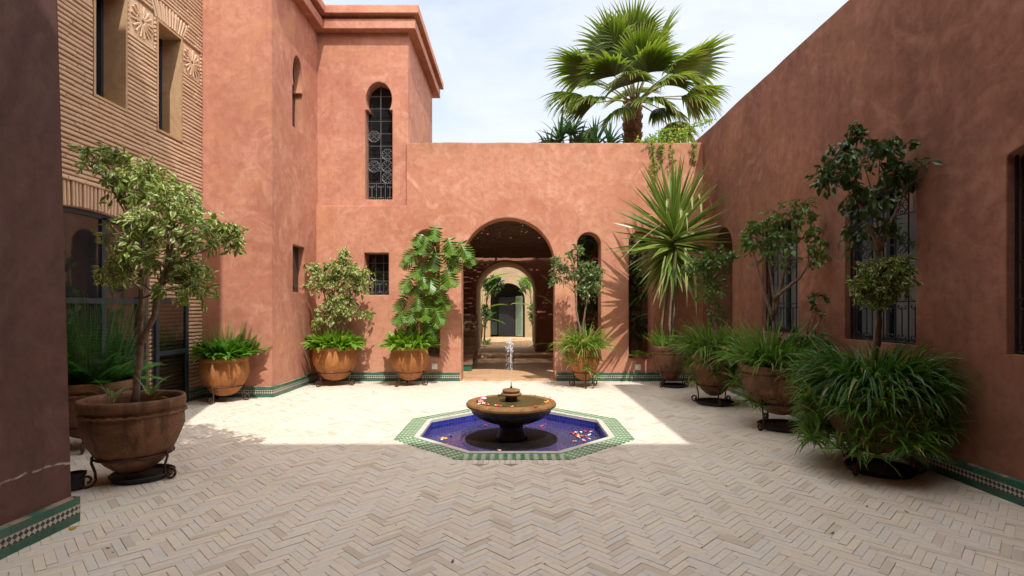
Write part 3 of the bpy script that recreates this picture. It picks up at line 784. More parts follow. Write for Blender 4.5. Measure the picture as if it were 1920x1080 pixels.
for k in range(7):
    y0 = 12.7 + k * .29; z1 = .185 * (k + 1)
    b = MB(); b.box(-2.19, -1.045, y0, 15.0, .185 * k if k else .005, z1 - .035); b.build('step', MT['greentile'] if k == 0 else MT['stairtile'], st, loc=(1.5, -12.7, 0))
    b = MB(); b.box(-2.19, -1.03, y0 - .025, 15.0, z1 - .034, z1 - .001); b.build('tread', MT['stairtile'], st, loc=(1.5, -12.7, 0))
rf = empty('reed_roof', (-1, 14, 3.6), 'dark woven reed ceiling with specks of sky above the passage', 'roof', kind='thing')
b = MB(); y = 11.5
while y < 16.95:
    z = 3.66 - (y - 11.5) * .10; x = -4.0
    while x < 2.95:  # stretch over the garden past the passage is added to shade the slots
        L = U(.08, .6); 
        if rnd.random() < .995: b.tube([(x, y + U(-.01, .01), z + U(-.012, .012)), (min(x + L, 2.95), y + U(-.012, .012), z + U(-.012, .012))], U(.0212, .0245), 4)
        x += L + (U(.03, .075) if rnd.random() < .7 and y < 14.5 else -.02)
    y += .043 if y < 14.5 else .036
b.build('reeds', MT['reed'], rf, loc=(1, -14, -3.6))
b = MB()
for x in (-3.2, -1.9, -.6, .7, 1.95, 2.9): b.tube([(x, 11.43, 3.60 + .06), (x, 16.99, 3.05 + .08)], .035, 8)
b.build('beams', MT['wood'], rf, loc=(1, -14, -3.6))

# sockets
for i, (x, z, lab) in enumerate((((1196 - 966) * .011, .285, 'white socket plate low on the wall under the right arched slot'), ((815 - 966) * .011, .30, 'pale socket plate low on the wall behind the monstera pot'))):
    o = empty('wall_socket', (x, YB, z), lab, 'socket')
    b = MB(); M = Matrix.Rotation(PI / 2, 4, 'X')
    b.cbox(-.058, .058, -.058, .058, 0, .022, .006, M); b.build('plate', MT['white'], o)
    b = MB(); b.cbox(-.03, .03, -.03, .03, .022, .028, .004, M); b.build('socket_insert', MT['white'], o)

# ------------------------------------------------------------------ fountain
po = empty('fountain_pool', PC, 'octagonal sunken pool edged with green and white tile and blue sides', 'pool', kind='thing')
def ring(name, apo, api, z, mat, uvw=True, h=.03):
    b = MB(); A, B = octa(apo, z), octa(api, z)
    for k in range(8):
        n = (k + 1) % 8; L = (A[n] - A[k]).length / 2; l = (B[n] - B[k]).length / 2; w = apo - api
        b.quad(A[k], A[n], B[n], B[k], ((-L, 0), (L, 0), (l, w), (-l, w)))
        Zd = Vector((0, 0, -h))
        b.quad(A[k], A[n], A[n] + Zd, A[k] + Zd, ((-L, 0), (L, 0), (L, .001), (-L, .001)))
        b.quad(B[k], B[n], B[n] + Zd, B[k] + Zd, ((-l, w), (l, w), (l, w), (-l, w)))
    return b.build(name, mat, po, loc=-PC)
ring('tile_border', 1.38, 1.172, .006, MT['border'])
ring('marble_rim', 1.170, 1.10, .010, MT['marble'])
b = MB(); A = octa(1.10, -.022); B = octa(1.10, -.42)
for k in range(8):
    n = (k + 1) % 8; L = (A[n] - A[k]).length
    b.quad(A[k], A[n], B[n], B[k], ((k * L, 0), (k * L + L, 0), (k * L + L, .40), (k * L, .40)))
i = [b.pt(p) for p in B]; b.face(i, [(p.x, p.y) for p in B])
b.build('pool_basin', MT['bluez'], po, loc=-PC)
b = MB(); i = [b.pt(p) for p in octa(1.099, -.125)]; b.face(i)
wt = b.build('pool_water', MT['poolwater']); wt['kind'] = 'structure'
FC = Vector((-.05, 6.66, 0))
fo = empty('fountain', FC, 'round stone bowl fountain on dark pedestal in the blue pool', 'fountain', kind='thing')
b = MB(); b.lathe([(0, -.41), (.30, -.41), (.30, -.36), (.25, -.30), (.205, -.22), (.19, -.16), (.205, -.11), (.18, -.06), (.15, 0), (.15, .06), (.20, .085), (.22, .10), (0, .12)], 40)
b.build('pedestal', MT['stone_wet'], fo, True, recalc=True)
b = MB(); b.lathe([(.57, -.41), (.575, -.118), (.56, -.110), (0, -.110)], 64); b.build('base_disc', MT['disc'], fo, 'auto')
b = MB()
gad = lambda a, r, z: ((.012 * abs(math.sin(a * 13)) if z < .24 and r > .25 else 0), 0)
b.lathe([(0, .085), (.20, .085), (.30, .105), (.40, .150), (.475, .205), (.505, .255), (.50, .275)], 104, wob=gad)
b.build('bowl', MT['stone_wet'], fo, True)
b = MB(); b.lathe([(.49, .272), (.535, .275), (.558, .292), (.562, .315), (.548, .335), (.515, .345), (.455, .347), (.435, .338), (.42, .310), (.30, .295), (0, .290)], 80)
b.build('bowl_rim', MT['stone'], fo, 'auto', recalc=True)
b = MB(); b.lathe([(.440, .340), (0, .340)], 64); b.build('bowl_water', MT['bowlwater'], fo)
b = MB(); b.lathe([(0, .30), (.075, .30), (.075, .405), (.08, .41)], 32); b.build('finial_neck', MT['stone_wet'], fo, True)
b = MB(); pet = lambda a, r, z: (.008 * abs(math.sin(a * 5)) if .08 < r else 0, 0)
b.lathe([(.07, .405), (.118, .415), (.128, .430), (.118, .443), (.095, .447), (.095, .455), (.104, .460), (.108, .475), (.095, .490), (.055, .500), (.03, .503), (0, .503)], 60, wob=pet)
b.build('finial_rosette', MT['stone'], fo, 'auto')
b = MB(); b.lathe([(.017, .50), (.014, .52), (.006, .535), (.004, .575), (0, .576)], 12); b.build('nozzle', MT['blackmetal'], fo, True)
b = MB(); pts = []; rr = []
for k in range(26):
    f = k / 25; z = .57 + f * .50
    pts.append((.003 * math.sin(k * 1.7) - .008 * f, .003 * math.cos(k * 2.1), z)); rr.append(.0035 + (.010 * max(0, f - .35) ** 1.2) + (.004 * abs(math.sin(k * 2.3)) if f > .5 else 0))
b.tube(pts, rr, 8)
def blob(b, p, r, st=1.0):
    b.lathe([(0, -r * st), (r * .75, -r * .6 * st), (r, 0), (r * .7, r * .65 * st), (0, r * st)], 7, p)
for k in range(300):
    f = U(.30, 1.0); s_ = .020 + .03 * (1 - f) * (1 if rnd.random() < .25 else .35)
    if f > .72: s_ = .022
    blob(b, (rnd.gauss(-.006 - .012 * f, s_), rnd.gauss(0, s_), .56 + f * .56), U(.0012, .0038) if f < .7 else U(.002, .0085), U(1, 1.9))
b.build('water_jet', MT['jet'], fo, True)
# rose petals
def petal_mesh(mat, cup):
    b = MB(); n = 4
    for i_ in range(n + 1):
        for j in range(n + 1):
            u, v = i_ / n - .5, j / n - .5
            w_ = 1 - .55 * max(0, -v) * 1.6
            x_, y_ = u * w_, v * (1 - .25 * abs(u) * 2)
            b.pt((x_ * .042, y_ * .045, (u * u * 4 + v * v * 3) * .0045 * cup + .001))
    for i_ in range(n):
        for j in range(n):
            a = i_ * (n + 1) + j; b.face([a, a + 1, a + n + 2, a + n + 1])
    o = b.build('rose_petal', mat, None, True); return o
PET = {}
where_lab = {'bowl': 'rose petal floating inside the fountain bowl', 'rim': 'rose petal lying on the stone bowl rim', 'pool': 'rose petal floating in the blue pool around the fountain'}
def petal(col, where, x, y, z):
    if col not in PET: o = PET[col] = petal_mesh(MT['petal_' + col], U(.8, 1.8))
    else: o = PET[col].copy(); COL.objects.link(o)
    o.location = (x, y, z); o.rotation_euler = (U(-.3, .3), U(-.3, .3), U(0, 6.28)); s_ = U(.75, 1.25); o.scale = (s_, s_ * U(.7, 1.1), s_)
    tag(o, f'small {col} {where_lab[where]}', 'petal', f'{col} rose petals, {where}')
for k in range(34):
    a = U(R(150), R(275)) ; rr_ = U(.36, .42)
    petal(rnd.choice(['red', 'red', 'pink', 'white', 'pink']), 'bowl', FC.x + rr_ * math.cos(a), FC.y + rr_ * math.sin(a), .345)
for (x, y, c_) in ((1085, 744, 'red'), (1008, 762, 'white'), (1003, 763, 'red'), (898, 759, 'white'), (1020, 759, 'white'), (1027, 754, 'orange'), (1023, 756, 'orange'), (1004, 742, 'orange'), (995, 740, 'red'), (1021, 745, 'red'), (1036, 752, 'red'), (936, 741, 'white')):
    d_ = math.atan2(0, 1)
    Y_ = (CAMH - .347) * 1000 / (y - 578); X_ = (x - 966) * Y_ / 1000
    v = Vector((X_ - FC.x, Y_ - FC.y)); 
    if v.length > .53: v = v.normalized() * .52
    inr = v.length < .43
    petal(c_, 'bowl' if inr else 'rim', FC.x + v.x, FC.y + v.y, .345 if inr else .352)
for k in range(42):
    m = rnd.random()
    if m < .50: x, y = PC.x + U(.72, 1.04), PC.y + U(-.30, .42)
    elif m < .72: x, y = PC.x - U(.75, 1.05), PC.y + U(-.42, .3)
    elif m < .92: x, y = PC.x + U(-.45, .45), PC.y + U(.45, .9)
    else: x, y = PC.x + U(-.5, .5), PC.y + U(-1, -.5)
    if not in_oct(x, y, 1.05): continue
    petal(rnd.choice(['red', 'pink', 'white', 'orange', 'red', 'white']), 'pool', x, y, -.121)

# ------------------------------------------------------------------ planters
def bowl_pot(name, c, Rr, H, z0, mat, label, style='rim', group='terracotta planters'):
    o = empty(name, (c[0], c[1], z0), label, 'planter', group)
    b = MB(); h = H
    wob = lambda a, r, z: (.006 * math.sin(3 * a + z * 5) * r / Rr + .004 * math.sin(7 * a), 0)
    if style == 'rim':
        prof = [(0, 0), (.18 * Rr, 0), (.35 * Rr, .045 * h), (.54 * Rr, .14 * h), (.69 * Rr, .25 * h), (.79 * Rr, .36 * h), (.90 * Rr, .52 * h), (.965 * Rr, .62 * h), (.965 * Rr, .74 * h), (.955 * Rr, .80 * h), (.945 * Rr, .86 * h)]
        lip = [(.945 * Rr, .855 * h), (.985 * Rr, .87 * h), (1.0 * Rr, .905 * h), (1.0 * Rr, .965 * h), (.985 * Rr, .995 * h), (.95 * Rr, 1.0 * h), (.90 * Rr, .985 * h), (.885 * Rr, .92 * h), (.88 * Rr, .80 * h)]
    else:
        prof = [(0, 0), (.24 * Rr, 0), (.46 * Rr, .05 * h), (.62 * Rr, .16 * h), (.735 * Rr, .25 * h), (.85 * Rr, .36 * h), (.955 * Rr, .50 * h), (1.0 * Rr, .64 * h), (.985 * Rr, .78 * h), (.945 * Rr, .90 * h)]
        lip = [(.945 * Rr, .895 * h), (.965 * Rr, .915 * h), (.965 * Rr, .975 * h), (.95 * Rr, 1.0 * h), (.89 * Rr, 1.0 * h), (.87 * Rr, .92 * h), (.87 * Rr, .80 * h)]
    # smooth the body a little
    b.lathe(prof, 56, wob=wob); b.build('bowl', mat, o, True)
    b = MB(); b.lathe(lip, 56, wob=wob); b.build('rim', mat, o, True)
    if style == 'rim':
        b = MB(); n = 90; rb = .968 * Rr; zb = .80 * h
        b.tube([(rb * math.cos(2 * PI * k / n), rb * math.sin(2 * PI * k / n), zb + .006 * math.sin(k * PI * 2 / 3)) for k in range(n + 1)], [.013 + .004 * math.sin(k * PI * 2 / 3 + 1) for k in range(n + 1)], 6)
        b.build('rope_band', mat, o, True)
    b = MB(); b.lathe([(.884 * Rr, .84 * h), (.5 * Rr, .87 * h), (0, .88 * h)], 32, wob=lambda a, r, z: (0, .01 * math.sin(5 * a + r * 30))); b.build('soil', MT['soil'], o, True)
    return o
def iron_stand(c, Rr, z0, H, label, a0=0.0, f=.25):
    zr = z0 + f * H; rr = Rr * .725 + .006
    o = empty('plant_stand', (c[0], c[1], 0), label, 'plant stand', 'iron pot stands')
    b = MB(); n = 48
    b.tube([(rr * math.cos(2 * PI * k / n), rr * math.sin(2 * PI * k / n), zr) for k in range(n + 1)], .011, 6); b.build('ring', MT['iron'], o, True)
    for k in range(3):
        a = a0 + k * 2 * PI / 3; D = Vector((math.cos(a), math.sin(a), 0)); Z = Vector((0, 0, 1))
        pts = [D * (rr + .012) + Z * (zr + .03), D * (rr + .016) + Z * (zr - .02), D * (rr - .01) + Z * (zr * .55), D * (rr - .015) + Z * (zr * .3)]
        q = .052
        pts += spiral(D * (rr + .045) + Z * (q + .012), D, Z, q + .010, .018, PI, PI * 3.45, 22)
        b = MB(); b.tube(pts, [.011] * (len(pts) - 6) + [.011, .011, .011, .012, .014, .013], 6); b.build('leg', MT['iron'], o, True)
    return o
def saucer(c, r, label):
    o = empty('saucer', (c[0], c[1], 0), label, 'saucer', 'black drip saucers')
    b = MB(); b.lathe([(0, .004), (r * .9, .004), (r, .045), (r * .97, .05), (r * .88, .016), (0, .014)], 40); b.build('dish', MT['blackmetal'], o, 'auto')
    return o

# ------------------------------------------------------------------ plants
def rdir(up=0.0):
    while True:
        v = Vector((U(-1, 1), U(-1, 1), U(-1, 1)))
        if .05 < v.length < 1: break
    v.normalize(); v.z += up; return v.normalized()
def ficus(name, trunks, blobs, lmat, bmat, label, leafL=.07, per=9, group=None, droop=.5, cat='tree', leafW=.52, rad=.035):
    base = Vector(trunks[0][0]); base0 = Vector((base.x, base.y, base.z))
    o = empty(name, base0, label, cat, group)
    tb = MB(); lb = MB(); nodes = []
    for tr in trunks:
        pts = [Vector(p) for p in tr]; fine = []
        for a, c_ in zip(pts, pts[1:]):
            for k in range(4): fine.append(a.lerp(c_, k / 4) + Vector((U(-1, 1), U(-1, 1), 0)) * .006)
        fine.append(pts[-1]); n = len(fine)
        tb.tube(fine, [rad * (1.1 - .80 * k / n) * (1.25 if k == 0 else 1) for k in range(n)], 8)
        nodes += [p for k, p in enumerate(fine) if k > n * .45]
    nodes = nodes or [base]
    for (c_, rx, ry, rz, nt) in blobs:
        c_ = Vector(c_); limbs = []
        for k in range(max(3, nt // 9)):
            d = rdir(); tgt = c_ + Vector((d.x * rx, d.y * ry, d.z * rz)) * U(.25, .7)
            cand = sorted(nodes, key=lambda p: (p - tgt).length + (1.5 if p.z > tgt.z else 0))[:4]; s0 = rnd.choice(cand)
            m1 = s0.lerp(tgt, .35) + Vector((U(-.05, .05), U(-.05, .05), .05)); m2 = s0.lerp(tgt, .7) + Vector((U(-.05, .05), U(-.05, .05), .05))
            pts = [s0, m1, m2, tgt]; tb.tube(pts, [rad * .32, rad * .26, rad * .18, rad * .10], 5)
            limbs += [m1, m2, tgt, m2.lerp(tgt, .5)]
        for k in range(nt):
            d = rdir(.15); q = rnd.random() ** .45
            tip = c_ + Vector((d.x * rx, d.y * ry, d.z * rz)) * q
            s0 = min(limbs, key=lambda p: (p - tip).length + U(0, .12))
            mid = s0.lerp(tip, .5) + Vector((U(-.03, .03), U(-.03, .03), .04))
            end = tip + Vector((0, 0, -.03))
            tb.tube([s0, mid, end], [rad * .12 + .001, rad * .08 + .001, .0012], 4)
            for j in range(per):
                f = .25 + .75 * (j + U(0, .6)) / per
                p = s0.lerp(mid, f * 2) if f < .5 else mid.lerp(end, min(1, f * 2 - 1))
                ax = (end - s0).normalized() if (end - s0).length > 1e-4 else Vector((0, 0, 1))
                dd = (rdir() * .9 + ax * .35 + Vector((0, 0, -droop))).normalized()
                sd = dd.cross(rdir(.6)); 
                if sd.length < .05: continue
                L = leafL * U(.5, 1.3)
                lb.leaf(p + dd * .006, dd, sd.normalized(), L, L * leafW * U(.85, 1.15), U(.08, .32), U(.02, .28))
    tb.build('trunk', bmat, o, True, loc=-base0); lb.build('crown', lmat, o, False, loc=-base0)
    return o
def fern(c, r, h, n, mat, label, up=.5, name='fern', group='ferns in pots', erect=10):
    o = empty(name, c, label, 'fern', group); b = MB()
    for k in range(n + erect):
        a = U(0, 2 * PI); er = k >= n
        el = U(.45, 1.4) if not er else U(1.2, 1.52)
        L = (r * U(.75, 1.15)) if not er else h * U(.75, 1.1)
        d = Vector((math.cos(a) * math.cos(el), math.sin(a) * math.cos(el), math.sin(el)))
        q_ = math.sqrt(rnd.random()) * r * .55; p = Vector((math.cos(a) * q_, math.sin(a) * q_, 0))
        m = 26; dr = U(.6, 1.5) if not er else U(.1, .5); st_ = L / m
        rach = []
        for j in range(m):
            sd = d.cross(Vector((0, 0, 1)));  sd = sd.normalized() if sd.length > 1e-3 else Vector((1, 0, 0))
            f = j / m; w = .105 * (math.sin(PI * min(1, f * .85 + .18))) * (1 if not er else .50)
            for s_ in (-1, 1):
                ld = (sd * s_ + d * .35 + Vector((0, 0, -.15))).normalized()
                b.leaf(p, ld, d * s_ if False else ld.cross(Vector((0, 0, 1))).normalized(), w, w * .30 + .006, .1, .12)
            rach.append(p.copy())
            p = p + d * st_; d = (d + Vector((0, 0, -1)) * dr / m * (.3 + 1.4 * f)).normalized()
        b.tube(rach, .0025, 3, False)
    b.build('fronds', mat, o); return o
def rosette(c, r, n, L, W, mat, label, name, cat, group=None, el=(.2, 1.3), droop=(.8, 1.8), fold=.25, taper=1., squash=1., hang=0, hangmat=None, hr=(.8, 1.25), hz=(-.65, .0), nseg=7, prof=None, ps=(.24, .44)):
    o = empty(name, c, label, cat, group); b = MB()
    for k in range(n):
        a = U(0, 2 * PI); e = U(*el); q = math.sqrt(rnd.random()) * r
        a2 = a + U(-.6, .6)
        d = (math.cos(a2) * math.cos(e), math.sin(a2) * math.cos(e), math.sin(e))
        b.strap((math.cos(a) * q, math.sin(a) * q * squash, U(-.02, .06)), d, L * U(.45, 1.15), W * U(.65, 1.25), U(*droop), nseg, fold * U(.3, 1), taper, prof=prof, roll=U(-.6, .6))
    b.build('leaves', mat, o)
    if hang:
        h = MB()
        for k in range(hang):
            a = U(0, 2 * PI); q = r * U(*hr); pc = Vector((math.cos(a) * q, math.sin(a) * q, U(*hz)))
            h.tube([(math.cos(a) * r * .6, math.sin(a) * r * .6, .05), pc + Vector((0, 0, .15)), pc], .003, 3, False)
            for j in range(rnd.randint(11, 20)):
                aa = U(0, 2 * PI); e = U(-.5, 1.2)
                h.strap(pc, (math.cos(aa) * math.cos(e), math.sin(aa) * math.cos(e), math.sin(e)), L * U(*ps), W * U(.7, 1.0), U(.8, 2.2), 5, fold)
        h.build('plantlets', hangmat or mat, o)
    return o

# --- left front pot with variegated ficus
P1 = (-3.37, 4.72)
bowl_pot('terracotta_pot', P1, .40, .665, .055, MT['pot_old'], 'largest brown clay pot with rope band under the ficus at left front', 'rim')
iron_stand(P1, .40, 0.055, 0.665, 'rusty scroll footed stand under the big brown front left pot', R(-125))
saucer((P1[0] + .06, P1[1] + .02), .25, 'black saucer under the big brown front left pot')
def T(*pp): return [Vector(p) for p in pp]
def pp(x, y, Y): return px(x, y, Y)
t0 = Vector((P1[0], P1[1], .62))
ficus('variegated_ficus', [[t0, pp(264, 650, 4.78), pp(262, 600, 4.80), pp(268, 520, 4.85), pp(255, 440, 4.9), pp(232, 380, 4.95)],
      [pp(266, 640, 4.78), pp(290, 590, 4.72), pp(305, 520, 4.65), pp(325, 450, 4.6)], [pp(262, 600, 4.8), pp(275, 520, 4.95), pp(300, 440, 5.1)]],
      [(pp(205, 300, 4.95), .26, .30, .17, 26), (pp(262, 345, 4.9), .36, .40, .26, 58), (pp(330, 395, 4.7), .36, .40, .28, 62), (pp(270, 440, 4.85), .38, .42, .28, 62), (pp(395, 440, 4.65), .30, .34, .22, 44),
       (pp(230, 490, 4.9), .26, .30, .16, 26), (pp(330, 500, 4.7), .38, .36, .22, 44), (pp(340, 545, 4.65), .26, .26, .16, 24), (pp(215, 520, 4.9), .16, .2, .10, 9), (pp(175, 285, 4.95), .15, .2, .10, 9), (pp(440, 455, 4.6), .12, .16, .12, 9), (pp(385, 540, 4.6), .12, .2, .12, 9)],
      MT['var_leaf'], MT['bark'], 'bushy ficus with cream edged leaves in the big brown pot at left front', .076, 8, 'potted ficus trees', rad=.027)
for (x, y) in ((210, 752), (280, 748)):
    c = px(x, y, 4.62 if x < 250 else 4.6)
    rosette(c, .03, 9, .24, .022, MT['spider'], 'small grassy sprout at the left of the big front left pot' if x < 250 else 'small grassy sprout at the foot of the big front left ficus', 'spider_sprout', 'plant', None, (.3, 1.2), (.8, 1.6))
# --- fern pot behind the near wall
P0 = (-4.62, 5.78)
bowl_pot('terracotta_pot', P0, .42, .62, .10, MT['pot_old'], 'dark clay pot half hidden behind the near left wall corner', 'rim')
iron_stand(P0, .42, 0.1, 0.62, 'thin iron stand under the dark pot behind the near left wall', R(-60))
fern(Vector((P0[0], P0[1], .66)), .55, .98, 60, MT['fern_dark'], 'dense dark green sword fern behind the near left wall corner', erect=95)
# --- fern pot against the house corner
P2 = (-4.68, 8.60)
bowl_pot('terracotta_pot', P2, .36, .62, .10, MT['pot_new'], 'orange clay pot of ferns against the front left house corner', 'round')
iron_stand(P2, .36, 0.1, 0.62, 'iron stand under the fern pot at the house corner', R(-100))
fern(Vector((P2[0], P2[1], .68)), .50, .66, 60, MT['fern'], 'bright green fern filling the orange pot at the house corner', erect=30)
rosette(Vector((P2[0], P2[1], .70)), .34, 440, .28, .075, MT['broad2'], 'dense mound of short broad leaves in the orange pot at the house corner', 'leafy_plant', 'plant', 'leafy underplanting', (.3, 1.55), (.8, 2.2), .2, prof=lambda t: (.10 if t < .12 else .10 + .9 * math.sin(PI * min(1, (t - .12) / .86)) ** .8))
# --- ficus pot in the back corner
P3 = (-3.52, 10.42)
bowl_pot('terracotta_pot', P3, .42, .66, .10, MT['pot_new'], 'orange clay pot left of the small square window in the back corner', 'round')
iron_stand(P3, 0.42, 0.1, 0.66, 'iron stand under the leftmost pot along the back wall', R(-130))
rosette(Vector((P3[0], P3[1], .72)), .36, 430, .34, .095, MT['broad'], 'low bright leafy plant around the ficus foot in the back left corner', 'leafy_plant', 'plant', 'leafy underplanting', (.3, 1.5), (.8, 2.2), .2, prof=lambda t: (.10 if t < .12 else .10 + .9 * math.sin(PI * min(1, (t - .12) / .86)) ** .8))
t0 = Vector((P3[0], P3[1], .65))
ficus('variegated_ficus', [[t0, pp(630, 620, 10.4), pp(625, 560, 10.4), pp(632, 510, 10.4)], [t0 + Vector((.06, 0, 0)), pp(645, 610, 10.4), pp(655, 560, 10.4)], [t0 + Vector((-.06, .03, 0)), pp(618, 600, 10.45), pp(605, 540, 10.45)]],
      [(pp(640, 515, 10.4), .46, .34, .40, 110), (pp(605, 530, 10.4), .40, .32, .34, 70), (pp(672, 530, 10.4), .36, .32, .38, 70), (pp(640, 580, 10.4), .46, .34, .36, 95), (pp(600, 600, 10.4), .22, .25, .28, 26), (pp(645, 478, 10.4), .16, .2, .18, 12), (pp(690, 590, 10.4), .14, .2, .15, 9), (pp(585, 500, 10.4), .2, .2, .16, 12)],
      MT['var_leaf'], MT['bark'], 'pale variegated ficus bush beside the small square window', .088, 7, 'potted ficus trees', rad=.022)
# --- monstera pot
P4 = (-2.06, 10.42)
bowl_pot('terracotta_pot', P4, .37, .66, .10, MT['pot_new'], 'orange clay pot under the monstera left of the big arch', 'round')
iron_stand(P4, 0.37, 0.1, 0.66, 'iron stand under the monstera pot left of the big arch', R(-130))
rosette(Vector((P4[0], P4[1], .72)), .36, 430, .35, .078, MT['broad'], 'low bright leafy plant under the monstera left of the big arch', 'leafy_plant', 'plant', 'leafy underplanting', (.3, 1.5), (.8, 2.2), .2, prof=lambda t: (.10 if t < .12 else .10 + .9 * math.sin(PI * min(1, (t - .12) / .86)) ** .8))
mo = empty('monstera', (P4[0], P4[1], .65), 'tall climbing monstera with large split leaves left of the big arch', 'plant')
lb = MB(); sb = MB(); M0 = Vector((P4[0], P4[1], .65))
def monstera_leaf(b, base, d, side, L, W):
    d = d.normalized(); side = (side - d * side.dot(d)).normalized(); up = side.cross(d); n = 8
    def mid(f): return base + d * L * f - up * L * .22 * f * f
    for s_ in (-1, 1):
        for k in range(n):
            f0 = k / n * .93; f1 = (k + .97) / n * .93; fm = (f0 + f1) / 2
            w = W * .5 * (math.sin(PI * (fm * .80 + .16)) ** .75) * (1.0)
            ang = .95 - fm * .55; back = -.25 * (1 - fm * 2.2) 
            out = (side * s_ * math.sin(ang + .25) + d * (math.cos(ang) * .6 + .1 + (-.35 if k == 0 else 0))).normalized()
            a0, a1 = mid(f0), mid(f1)
            e0 = a0 + out * w * .62 + up * w * .12; e1 = a1 + out * w * .62 + up * w * .12
            t_ = a0.lerp(a1, .6) + out * w * 1.05 - up * w * .12
            g0 = a0.lerp(a1, .3) + out * w * .95 - up * w * .05
            i = [b.pt(q) for q in (a0, a1, e1, t_, g0, e0)]
            b.face(i, ((.5, f0), (.5, f1), (.5 + s_ * .3, f1), (.5 + s_ * .5, fm), (.5 + s_ * .48, f0), (.5 + s_ * .3, f0)))
        a0, a1 = mid(.90), mid(1.05)
        i = [b.pt(q) for q in (a0, a1, a0 + side * s_ * W * .14)]; b.face(i, ((.5, .9), (.5, 1), (.5 + s_ * .4, .92)))
stem = [M0, pp(775, 620, 10.5), pp(785, 560, 10.55), pp(795, 510, 10.6), pp(812, 470, 10.6)]
sb.tube(stem, [.03, .028, .025, .022, .015], 7)
ml = [(x_ + U(-4, 4), y_ + U(-6, 6), L_ * U(.7, 1.), W_ * U(.7, 1.), t_ + U(-.4, .4)) for (x_, y_, L_, W_, t_) in ((795, 535, .4, .34, .2), (785, 570, .4, .34, -.4), (815, 575, .4, .34, .3), (800, 595, .4, .34, 0), (825, 535, .42, .36, .4), (770, 555, .36, .3, -.6))] + [(818, 440, .48, .40, 0), (800, 462, .50, .42, -.2), (840, 462, .50, .42, .35), (862, 470, .46, .40, .7), (850, 495, .50, .44, .3), (818, 490, .55, .46, .0), (838, 520, .52, .46, .15),
      (785, 480, .42, .36, -.7), (790, 510, .46, .38, -.4), (775, 500, .34, .30, -.9), (770, 535, .36, .32, -.8), (808, 530, .46, .40, -.1), (788, 545, .40, .34, -.3), (825, 555, .42, .36, .4), (800, 570, .42, .36, .1),
      (758, 570, .40, .32, -.5), (780, 590, .42, .36, -.2), (815, 595, .44, .38, .4), (800, 610, .42, .36, .1), (828, 575, .36, .32, .7), (755, 600, .36, .30, -.5), (835, 480, .48, .40, .6), (870, 490, .38, .32, .9), (790, 455, .36, .32, -.6), (810, 625, .36, .30, .3), (772, 620, .34, .28, -.3)]
for (x, y, L, W, tl) in ml:
    Y_ = 10.28 + U(-.15, .2); base = px(x, y - 16, Y_)
    d = Vector((math.sin(tl) * .8 + U(-.15, .15), -.35 + U(-.25, .15), -1.0 + U(-.1, .35))); sd = Vector((1, U(-.25, .25), U(-.25, .25) + tl * .5))
    monstera_leaf(lb, base, d, sd, L * .92, W * 1.08)
    s0 = min(stem, key=lambda q: abs(q.z - base.z + .12)); sb.tube([s0, s0.lerp(base, .5) + Vector((0, 0, .1)), base], [.010, .008, .006], 5)
sb.build('stems', MT['petiole'], mo, True, loc=-M0); lb.build('leaves', MT['monstera'], mo, loc=-M0)
# --- ficus right of arch
P5 = (1.32, 10.2)
bowl_pot('terracotta_pot', P5, .29, .62, .13, MT['pot_new'], 'orange clay pot just right of the big arch under grassy leaves', 'round')
iron_stand(P5, .29, 0.13, 0.62, 'iron stand under the pot just right of the big arch', R(-90))
rosette(Vector((P5[0], P5[1], .72)), .27, 560, .52, .026, MT['spider_lime'], 'lime green spider plant spilling over the pot right of the big arch', 'spider_plant', 'plant', 'spider plants', (.2, 1.45), (1.2, 2.6), .3, hang=16, hr=(1.0, 1.45), hz=(-.5, .02))
t0 = Vector((P5[0] - .03, P5[1], .68))
ficus('grey_ficus', [[t0, pp(1088, 620, 10.2), pp(1080, 580, 10.2), pp(1078, 540, 10.25), pp(1076, 490, 10.25)], [t0, pp(1094, 605, 10.2), pp(1101, 560, 10.15), pp(1103, 530, 10.15)]],
      [(pp(1060, 510, 10.25), .32, .28, .28, 40), (pp(1105, 515, 10.2), .34, .30, .34, 78), (pp(1100, 545, 10.2), .36, .30, .24, 50), (pp(1080, 470, 10.2), .22, .22, .18, 22), (pp(1045, 490, 10.2), .18, .2, .16, 14), (pp(1040, 525, 10.2), .16, .2, .14, 12)],
      MT['ficus_grey'], MT['bark'], 'slender ficus with small grey green leaves right of the big arch', .068, 9, 'potted ficus trees', rad=.022)
# --- yucca pot
P6 = (2.98, 10.25)
bowl_pot('terracotta_pot', P6, .33, .66, .12, MT['pot_old'], 'brown clay pot under the tall yucca in the back right corner', 'rim')
iron_stand(P6, .33, 0.12, 0.66, 'iron stand under the yucca pot in the back right corner', R(-140))
saucer((P6[0] + .05, P6[1] - .06), .24, 'black saucer under the yucca pot in the back right corner')
rosette(Vector((P6[0] - .06, P6[1], .76)), .28, 60, .42, .05, MT['broad'], 'upright bright leafy plant at the foot of the tall yucca', 'leafy_plant', 'plant', 'leafy underplanting', (.6, 1.45), (.2, .9), .25)
yu = empty('yucca', (P6[0], P6[1], .7), 'tall yucca with sword leaves fanning out in the back right corner', 'tree')
Y0 = Vector((P6[0], P6[1], .7)); sb = MB(); lb = MB(); pb = MB()
ctr = px(1262, 425, 10.2)
for dx in (-.14, .02, .10):
    sb.tube([Y0 + Vector((dx, 0, 0)), Y0 + Vector((dx * .9 - .03, .02, .5)), px(1262, 520, 10.2) + Vector((dx * .5, .03, 0)), ctr + Vector((dx * .3, 0, 0))], [.035, .030, .028, .04], 8)
sb.build('trunk', MT['bark'], yu, True, loc=-Y0)
